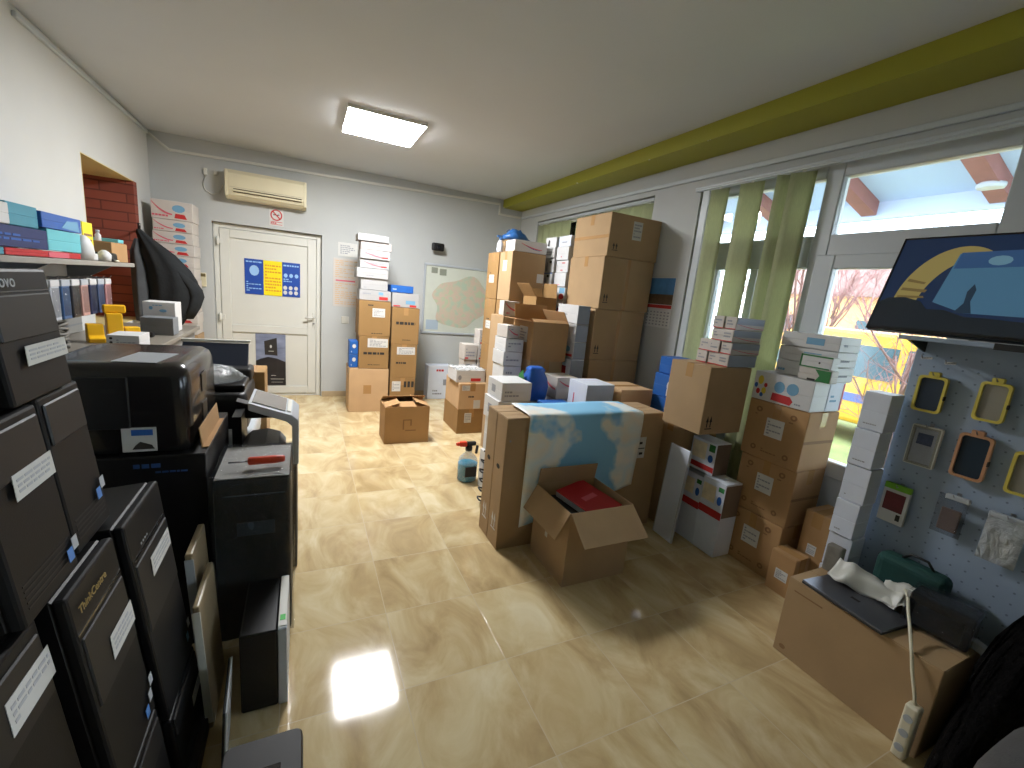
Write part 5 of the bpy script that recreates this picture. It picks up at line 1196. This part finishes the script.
m = MB(); m.box(-.155, .15, -.19, .20, 0, .60, .01, seg=2); m.build('cabinet', BLK, o)
m = MB(); m.prism([(-.11, .602), (.09, .602), (.09, .66), (.06, .70), (.0, .72), (-.08, .71), (-.11, .68)], 'y', -.18, .12); m.build('output_tray', GREY, o)
m = MB(); m.prism([(-.155, .602), (-.112, .602), (-.112, .84), (-.155, .84)], 'y', -.05, .2); m.prism([(-.1545, .78), (.09, .78), (.09, .8), (-.1545, .88)], 'y', .125, .2); m.build('column', BLK, o)
hood = [(-.07, .945), (.128, .875), (.158, .845), (.158, .60), (.130, .60), (.126, .815), (.10, .84), (-.07, .905)]
m = MB(); m.prism(hood, 'y', -.16, .16); q = m.build('panel_hood', LGREY, o); bv = q.modifiers.new('b', 'BEVEL'); bv.width = .005; bv.segments = 2
sl_ = math.atan2(.07, .198)
m = MB(); m.box(-.085, .075, -.13, .13, 0, .003, .001, Matrix.Translation((.025, 0, .914)) @ Matrix.Rotation(sl_, 4, 'Y')); m.build('touch_screen', mat('copier_screen', (128, 122, 116), .2), o)
m = MB(); m.box(.082, .102, -.12, .12, 0.0, .004, .001, Matrix.Translation((.025, 0, .9135)) @ Matrix.Rotation(sl_, 4, 'Y')); m.build('key_strip', PVC, o)
o = empty('office_printer', 'black and white office printer with plastic bag on its lid', 'printer', (-.50, 3.13, .545))
m = MB(); m.loft([[(p[0], p[1], z) for p in rrect(.47*s, .56*s, .05)] for z, s in ((0, .97), (.012, 1), (.10, 1), (.13, .97))]); m.build('white_base', PVC2, o)
m = MB(); m.loft([[(p[0]-.01, p[1]+.01, z) for p in rrect(.43*s, .52*s, .05)] for z, s in ((.131, .99), (.14, 1), (.30, 1), (.33, .97), (.345, .9))]); m.build('body', BLK, o)
m = MB(); m.box(-.20, .20, .06, .25, .346, .43, .02, seg=3); m.box(-.19, .19, -.20, .055, .346, .385, .012, seg=2); m.build('feeder_lid', BLK, o)
m = MB(); m.prism([(.16, .432), (.22, .432), (.27, .56), (.25, .565)], 'x', -.19, .17); m.build('paper_rest', mat('rest_blue_black', (44, 52, 70), .35), o)
m = MB(); m.box(-.2, .18, .255, .275, .566, .585, .003); m.build('rest_edge', PVC, o)
o = empty('plastic_bag', 'clear crinkled plastic bag lying on the office printer lid', 'bag', (-.50, 3.03, .932))
m = MB(); m.loft([[(.17*s*math.cos(a)*(1+.10*math.sin(5*a+z*60)), .10*s*math.sin(a)*(1+.12*math.cos(4*a)), z+.008*math.sin(6*a+z*90)*(1 if .01 < z < .085 else 0)+.002) for a in [2*PI*i/30 for i in range(30)]] for z, s in ((0, .9), (.02, 1.02), (.05, .95), (.08, .7), (.095, .3))])
m.build('film', FILM2, o)
B('printer_stand', 'black cabinet under the office printer', 'cabinet', (-.735, -.27, 2.86, 3.40, 0, .543), BLK, tape=None)
B('small_carton', 'small tan carton behind the office printer, in front of the door poster', 'box', (-.42, -.245, 3.46, 3.72, .602, .90), CARD_BK, [('printed_lettering', INKBR, '-y', lines(.2, .8, .8, .88, 1, 2))])
B('brown_carton', 'brown carton under the small tan carton behind the office printer', 'box', (-.52, -.235, 3.44, 3.76, 0, .60), CARD)
# flat things standing on the floor in front of the wrapped unit
o = empty('panel', 'beige flat panel leaning upright in front of the wrapped unit, the rear one', 'panel', (-.335, 1.80, 0)); o.rotation_euler = (0, -.05, 0)
m = MB(); m.box(-.012, .012, -.10, .12, 0.002, .60, .006, seg=2); m.build('cover', mat('beige_plastic', (150, 134, 106), .35), o)
m = MB(); m.box(-.014, .014, -.104, -.0995, .03, .58, .002); m.build('edge', LGREY, o)
o = empty('panel', 'beige flat panel leaning upright in front of the wrapped unit, the front one', 'panel', (-.295, 1.66, 0)); o.rotation_euler = (0, -.05, 0)
m = MB(); m.box(-.010, .010, -.12, .14, 0.002, .50, .006, seg=2); m.build('cover', mat('beige_plastic2', (158, 142, 112), .35), o)
m = MB(); m.box(-.012, .012, -.125, -.1195, .03, .48, .002); m.build('edge', PVC, o)
o = empty('small_computer', 'small black computer with white edge strip and green sticker on the floor', 'computer', (-.12, 1.72, 0))
m = MB(); m.box(-.085, .035, -.16, .16, 0.002, .33, .006); m.build('case', BLK, o)
m = MB(); m.box(.036, .066, -.16, .16, 0.002, .334, .003); m.build('side_panel', LGREY, o)
m = MB(); m.box(.037, .065, -.15, .15, .3345, .337, .001); s = m.build('edge_strip', PVC, o)
m = MB(); m.box(.042, .06, -.12, -.09, .3372, .338); m.build('green_sticker', mat('sticker_green', (60, 190, 70), .5), s)
o = empty('slim_laptop', 'slim silver laptop standing on edge next to the small computer', 'laptop', (-.235, 1.42, 0)); o.rotation_euler = (0, .05, .06)
m = MB(); m.box(-.006, 0, -.11, .12, 0.002, .28, .003); m.build('base', CHAR, o)
m = MB(); m.box(.0005, .006, -.11, .12, 0.002, .282, .002); m.build('lid', LGREY, o)
o = empty('label_printer', 'black printer with recessed grip and white label at the bottom edge', 'printer', (-.10, .985, 0))
m = MB(); m.loft([[(p[0], p[1], z) for p in rrect(.20*s, .40*s, .02)] for z, s in ((0.002, .98), (.01, 1), (.27, 1), (.29, .98), (.30, .94))]); m.build('housing', CHAR, o)
m = MB(); m.box(-.055, .045, .07, .10, .2985, .302, .001); m.build('grip', BLK2, o)
m = MB(); m.box(-.05, .04, -.06, .03, .3005, .302); m.build('label', LGREY, o)

# ================================================================== LEFT WALL SHELF
o = empty('wall_shelf', 'long grey shelf on the left wall below the bricked opening', 'shelf', (-1.345, 3.40, 1.525))
m = MB(); m.box(-.152, .145, -1.1, 1.10, 0, .03, .003); m.build('board', mat('shelf_grey', (150, 146, 138), .5, var=.05, scale=5), o)
for yy in (-.95, -.1, .80):
    m = MB(); m.prism([(-.152, 0), (.10, 0), (-.152, -.16)], 'y', yy-.006, yy+.006); m.build('bracket', GREY, o)
sx0, sx1 = -1.47, -1.225
B('product_box', 'flat red box lying under the navy and aqua boxes on the shelf', 'box', (sx0, sx1, 2.86, 3.63, 1.556, 1.590), RED, [('printed_lettering', INKP, '+x', [rect(.5, .8, .1, .9)])], style='tuck')
B('product_box', 'flat teal box at the left end of the shelf beside the red box', 'box', (sx0, sx1, 2.45, 2.85, 1.556, 1.590), TEAL, style='tuck')
B('product_box', 'navy blue box on the flat boxes at the left of the shelf', 'box', (sx0, sx1, 2.62, 3.25, 1.592, 1.692), NAVY, [('printed_lettering', INKB, '+x', lines(.3, .9, .3, .7, 2, 3))], style='tuck')
B('product_box', 'light aqua box on the flat red box on the shelf', 'box', (sx0, sx1, 3.255, 3.645, 1.592, 1.706), AQUA, style='tuck')
B('product_box', 'teal box stacked on the navy box on the shelf', 'box', (sx0, sx1-.01, 2.93, 3.20, 1.694, 1.80), TEAL, style='tuck')
B('product_box', 'white box stacked on the navy box at the photo edge', 'box', (sx0, sx1, 2.66, 2.925, 1.694, 1.79), WHITE, style='tuck')
B('product_box', 'bright blue box with pale picture on the aqua box', 'box', (sx0+.02, sx1, 3.215, 3.67, 1.708, 1.79), mat('blue_shelf', (50, 96, 172), .4), [('pale_print', INKC, '+x', [[(.45, .2), (.93, .1), (.9, .8), (.6, .7)]])], style='tuck')
o = empty('price_card', 'yellow card standing upright on the shelf', 'card', (-1.26, 3.86, 1.556))
m = MB(); m.box(-.003, .003, -.075, .075, .04, .235, .001); m.build('sheet', YELP, o)
m = MB(); m.box(.003, .0038, -.06, .06, .15, .165).box(.003, .0038, -.06, .05, .12, .132).box(.003, .0038, -.06, .06, .09, .10); m.build('printed_lettering', INKBR, o)
m = MB(); m.box(-.03, .03, -.05, .05, 0, .045, .006); m.build('holder', WHITE, o)
for q, (y, s, l) in enumerate(((3.72, .05, 'white crumpled paper bundle left of the yellow card'), (3.99, .04, 'white crumpled paper lying right of the yellow card'))):
    o = empty('paper_bundle', l, 'paper', (-1.24 if q == 0 else -1.225, y, 1.556)); r6 = random.Random(q)
    m = MB(); m.loft([[(s*k*math.cos(a)*(1+r6.uniform(-.15, .15)), s*1.2*k*math.sin(a)*(1+r6.uniform(-.15, .15)), z*(1 if q == 0 else .5)) for a in [2*PI*i/14 for i in range(14)]] for z, k in ((0, .8), (.04, 1), (.09, .9), (.13, .6), (.15, .25))]); m.build('paper', WHITE, o)
o = empty('black_device', 'small black device lying before the brown boxes on the shelf', 'device', (-1.25, 4.10, 1.556))
m = MB(); m.box(-.05, .05, -.055, .055, 0, .06, .014, seg=3); m.build('housing', BLK, o)
m = MB(); m.tube([(.04, .05, .01), (.06, .03, .008), (.06, -.03, .008)], .005, 6); m.build('cable', CABLE, o)
B('small_carton', 'brown box on the shelf in front of the brick opening', 'box', (-1.475, -1.235, 4.17, 4.485, 1.556, 1.692), CARD_D)
o = empty('small_bottle', 'tiny white bottle standing on the brown shelf box', 'bottle', (-1.33, 4.25, 1.693))
m = MB(); m.lathe([(.016, 0), (.018, .006), (.018, .04), (.009, .055), (.009, .06)], 14); m.build('bottle_body', WHITE, o)
m = MB(); m.lathe([(.011, .06), (.011, .076)], 12); m.build('cap', LGREY, o)
B('product_box', 'small pale blue box on the right end of the brown shelf box', 'box', (-1.40, -1.25, 4.36, 4.47, 1.693, 1.72), AQUA, style='tuck')
# slat panel and hanging packs below the shelf
o = empty('slat_panel', 'grey slatted display panel on the left wall under the shelf', 'display panel', (-1.485, 3.36, 1.036))
m = MB(); m.box(-.013, .012, -.92, .92, 0, .34, .002); m.build('board', mat('slat_board', (132, 132, 128), .5), o)
m = MB()
for k in range(4): m.box(.0121, .0128, -.92, .92, .05+.085*k, .062+.085*k)
m.build('slat_groove', GREY, o)
cols = [((44, 50, 66), 'dark', 'first'), ((190, 196, 204), 'white', 'second'), ((54, 92, 140), 'blue', 'third'), ((40, 36, 38), 'black', 'fourth'), ((206, 160, 150), 'pink', 'fifth'), ((36, 46, 84), 'navy', 'sixth'), ((70, 90, 130), 'slate blue', 'seventh'), ((196, 140, 140), 'rose', 'eighth')]
for q, (c, nm_, od) in enumerate(cols):
    y = 3.16+.125*q; x = -1.24-.0*q
    hk = empty('peg_hook', 'steel hook on the slat panel carrying the %s pack' % nm_, 'hook', (-1.47, y, 1.445))
    if True:
        hk.location = (-1.4715, y, 1.34)
        m = MB(); m.tube([(0, 0, 0), (.06, 0, .07), (.12, 0, .105), (.25, 0, .105), (.262, 0, .12)], .003, 6); m.build('wire', STEEL, hk)
    o = empty('accessory_pack', '%s hanging accessory pack, %s from the left under the shelf' % (nm_, od), 'accessory', (x, y, 1.215))
    m = MB(); m.box(-.012, .010, -.048, .048, 0, .19, .004); m.build('pouch', mat('pack_%d' % q, c, .3, var=.12, scale=20), o)
    m = MB(); m.box(-.0135, .0125, -.05, .05, .188, .223, .002); m.build('header', WHITE if q % 2 else LGREY, o)
    m = MB(); m.box(.0105, .0118, -.042, .042, .02, .18); m.build('window', FILM, o)
# counter below
o = empty('counter', 'pale counter along the left wall below the hanging packs', 'counter', (-1.20, 3.85, 0))
m = MB(); m.box(-.29, .32, -1.1, 1.15, .995, 1.03, .004); m.build('worktop', mat('counter_top', (122, 116, 106), .4), o)
m = MB(); m.box(-.29, .28, -1.08, 1.13, .06, .994, .004); m.build('cabinet', mat('counter_grey', (120, 118, 114), .5), o)
m = MB(); m.box(-.27, .24, -1.06, 1.11, 0, .06); m.build('plinth', CHAR, o)
o = empty('phone_holder', 'stack of yellow plastic holders on the counter under the packs', 'holder', (-1.15, 3.82, 1.031), rz=-1.1)
for q, (y, z, h_) in enumerate(((-.10, 0, .12), (.0, 0, .19), (.09, 0, .10))):
    m = MB(); m.prism([(-.05, 0), (.06, 0), (.065, .03), (.03, .045), (.015, h_), (-.04, h_)], 'y', y-.042, y+.042); b_ = m.build('holder_shell', YEL, o)
    bv = b_.modifiers.new('b', 'BEVEL'); bv.width = .006; bv.segments = 2
m = MB(); m.box(-.05, -.02, -.05, .07, .19, .245, .008); m.build('top_block', YEL, o)
o = empty('cable_bundle', 'grey bundle of cable left of the yellow holders', 'cable', (-1.30, 3.42, 1.031))
m = MB(); m.tube([(.05*math.cos(a), .06*math.sin(a)*(1+.1*math.sin(a*.3)), .015+.0035*a+.008*math.sin(1.7*a)) for a in [i*.45 for i in range(90)]], .009, 6); m.build('cable', mat('cable_grey', (120, 116, 108), .7), o)
def at_box(): pass
B('network_box', 'white network device box with three black dots on the counter', 'box', (-1.085, -.925, 3.45, 3.66, 1.031, 1.125), WHITE, [('dots', INK, '-y', [disc(.14, .25, .05, .08), disc(.14, .52, .05, .08), disc(.14, .79, .05, .08)]), ('printed_lettering', INKG, '-y', lines(.3, .9, .3, .75, 3, 4))], style='tuck')
B('network_box', 'white box with small print behind the grey folder, below the jacket', 'box', (-1.15, -.94, 4.42, 4.62, 1.031, 1.27), WHITE, [('printed_lettering', INKC, '-y', [disc(.25, .8, .06, .06), disc(.62, .72, .12, .05)]+lines(.3, .9, .86, .92, 1, 3))], style='tuck')
B('grey_box', 'dark grey box before the white box below the jacket', 'box', (-1.12, -.915, 4.22, 4.38, 1.031, 1.165), GREY, style='tuck')
o = empty('adapter', 'black adapter with lead at the foot of the dark grey box', 'adapter', (-1.06, 4.10, 1.031))
m = MB(); m.box(-.05, .05, -.03, .03, 0, .04, .01, seg=2); m.build('housing', BLK, o)
m = MB(); m.tube([(.05, 0, .02), (.025, -.05, .03), (-.02, -.06, .012), (-.05, -.05, .010)], .005, 6); m.build('lead', BLK, o)
# pink and white boxes in the corner
for q in range(2): B('shipping_carton', ['lower', 'upper'][q]+' brown carton under the pink and white box column in the corner', 'box', (-1.40, -1.06, 5.90, 6.25, q*.41, q*.41+.408), CARD)
z = .82
ords = ['lowest', 'second', 'third', 'fourth', 'fifth', 'sixth', 'seventh', 'eighth', 'ninth', 'tenth', 'topmost']
for q in range(11):
    h_ = .12 if q < 10 else .19
    B('toner_box', ords[q]+' pink patterned white box of the corner column behind the jacket', 'box', (-1.41+.008*(q % 2), -1.065+.008*(q % 3 == 1), 5.90, 6.22, z, z+h_-.001), CREAM,
      [('swoosh', INKP, '-y', [swoosh(.02, .5, .2, .95, .25)]), ('blue_mark', INKC, '-y', [disc(.66, .62, .16, .2)]), ('red_block', INKR, '-y', [[(.55, .12), (.86, .1), (.8, .34), (.58, .36)]]), ('printed_lettering', INKP, '-y', lines(.02, .4, .1, .3, 1, q))], group='pink and white corner column', style='tuck')
    z += h_
# jacket on its hook
o = empty('coat_hook', 'black coat hook bracket on the left wall holding the jacket', 'hook', (-1.499, 5.82, 1.885))
m = MB(); m.box(0, .012, -.03, .03, -.05, .06, .003); m.tube([(.012, 0, .0), (.06, -.20, -.01), (.085, -.30, -.02), (.09, -.31, .02)], .008, 8); m.build('bracket', BLK, o)
m = MB(); m.lathe([(.012, 0), (.012, .004), (.006, .007)], 12, Matrix.Translation((.0125, -.01, .035)) @ Matrix.Rotation(PI/2, 4, 'Y')); m.build('screw', PVC, o)
o = empty('jacket', 'black jacket with charcoal lining hanging from the coat hook', 'jacket', (-1.42, 5.52, 1.85))
def drape(rows, fold, nf, n=44):
    rings = []
    for k, (z, cx, hx, hy) in enumerate(rows):
        rings.append([(cx+1.39+hx*math.cos(a)*(1+fold*math.sin(nf*a+k*.35)), -.02+(hy*math.sin(a))*(1+1.6*fold*math.cos(nf*a+k*.5))-(.05 if False else 0), z-1.85) for a in [2*PI*i/n for i in range(n)]])
    return rings
m = MB(); m.loft(drape([(1.87, -1.385, .018, .02), (1.84, -1.375, .035, .03), (1.76, -1.32, .075, .055), (1.66, -1.25, .13, .075), (1.52, -1.175, .175, .09), (1.42, -1.145, .195, .10), (1.32, -1.13, .20, .10), (1.20, -1.14, .18, .095), (1.08, -1.17, .145, .085), (.99, -1.19, .115, .075), (.965, -1.19, .10, .06)], .06, 7)); m.build('body', CLOTH, o)
m = MB(); m.loft(drape([(1.58, -1.13, .05, .06), (1.50, -1.09, .075, .08), (1.42, -1.04, .085, .085), (1.34, -.985, .08, .08), (1.27, -.965, .075, .075), (1.16, -.99, .065, .065), (1.04, -1.04, .05, .05)], .05, 5)); m.build('sleeve', CLOTH, o)
m = MB(); m.loft(drape([(1.78, -1.405, .02, .03), (1.66, -1.42, .045, .06), (1.5, -1.405, .06, .08), (1.3, -1.40, .065, .09), (1.1, -1.40, .06, .08), (1.0, -1.40, .05, .07)], .07, 5)); m.build('lining', CLOTH2, o)

# ================================================================== CAMERA, SKY, EXPOSURE
F_PX, YAW, PIT, ROL = 438.0, math.radians(26.05), math.radians(11.52), math.radians(5.56)
cy, sy, cp, sp = math.cos(YAW), math.sin(YAW), math.cos(PIT), math.sin(PIT)
fwd = Vector((sy*cp, cy*cp, -sp)); r0 = Vector((cy, -sy, 0)); u0 = r0.cross(fwd)
R_ = r0*math.cos(ROL)+u0*math.sin(ROL); U_ = -r0*math.sin(ROL)+u0*math.cos(ROL)
cam = bpy.data.cameras.new('camera'); co = bpy.data.objects.new('camera', cam); COL.objects.link(co)
Mx = Matrix((R_, U_, -fwd)).transposed().to_4x4(); Mx.translation = Vector((0, 0, 1.6)); co.matrix_world = Mx
cam.sensor_width = 36; cam.lens = F_PX/1024*36; cam.clip_start = .02; cam.clip_end = 200
SC.camera = co
wd = bpy.data.worlds.new('overcast_sky'); SC.world = wd; wd.use_nodes = True
bg = wd.node_tree.nodes['Background']; bg.inputs['Color'].default_value = (.74, .87, 1.0, 1); bg.inputs['Strength'].default_value = 3.6
SC.view_settings.view_transform = 'Standard'; SC.view_settings.look = 'None'
SC.view_settings.exposure = 1.47; SC.view_settings.gamma = 1.0; SC.view_settings.use_curve_mapping = False
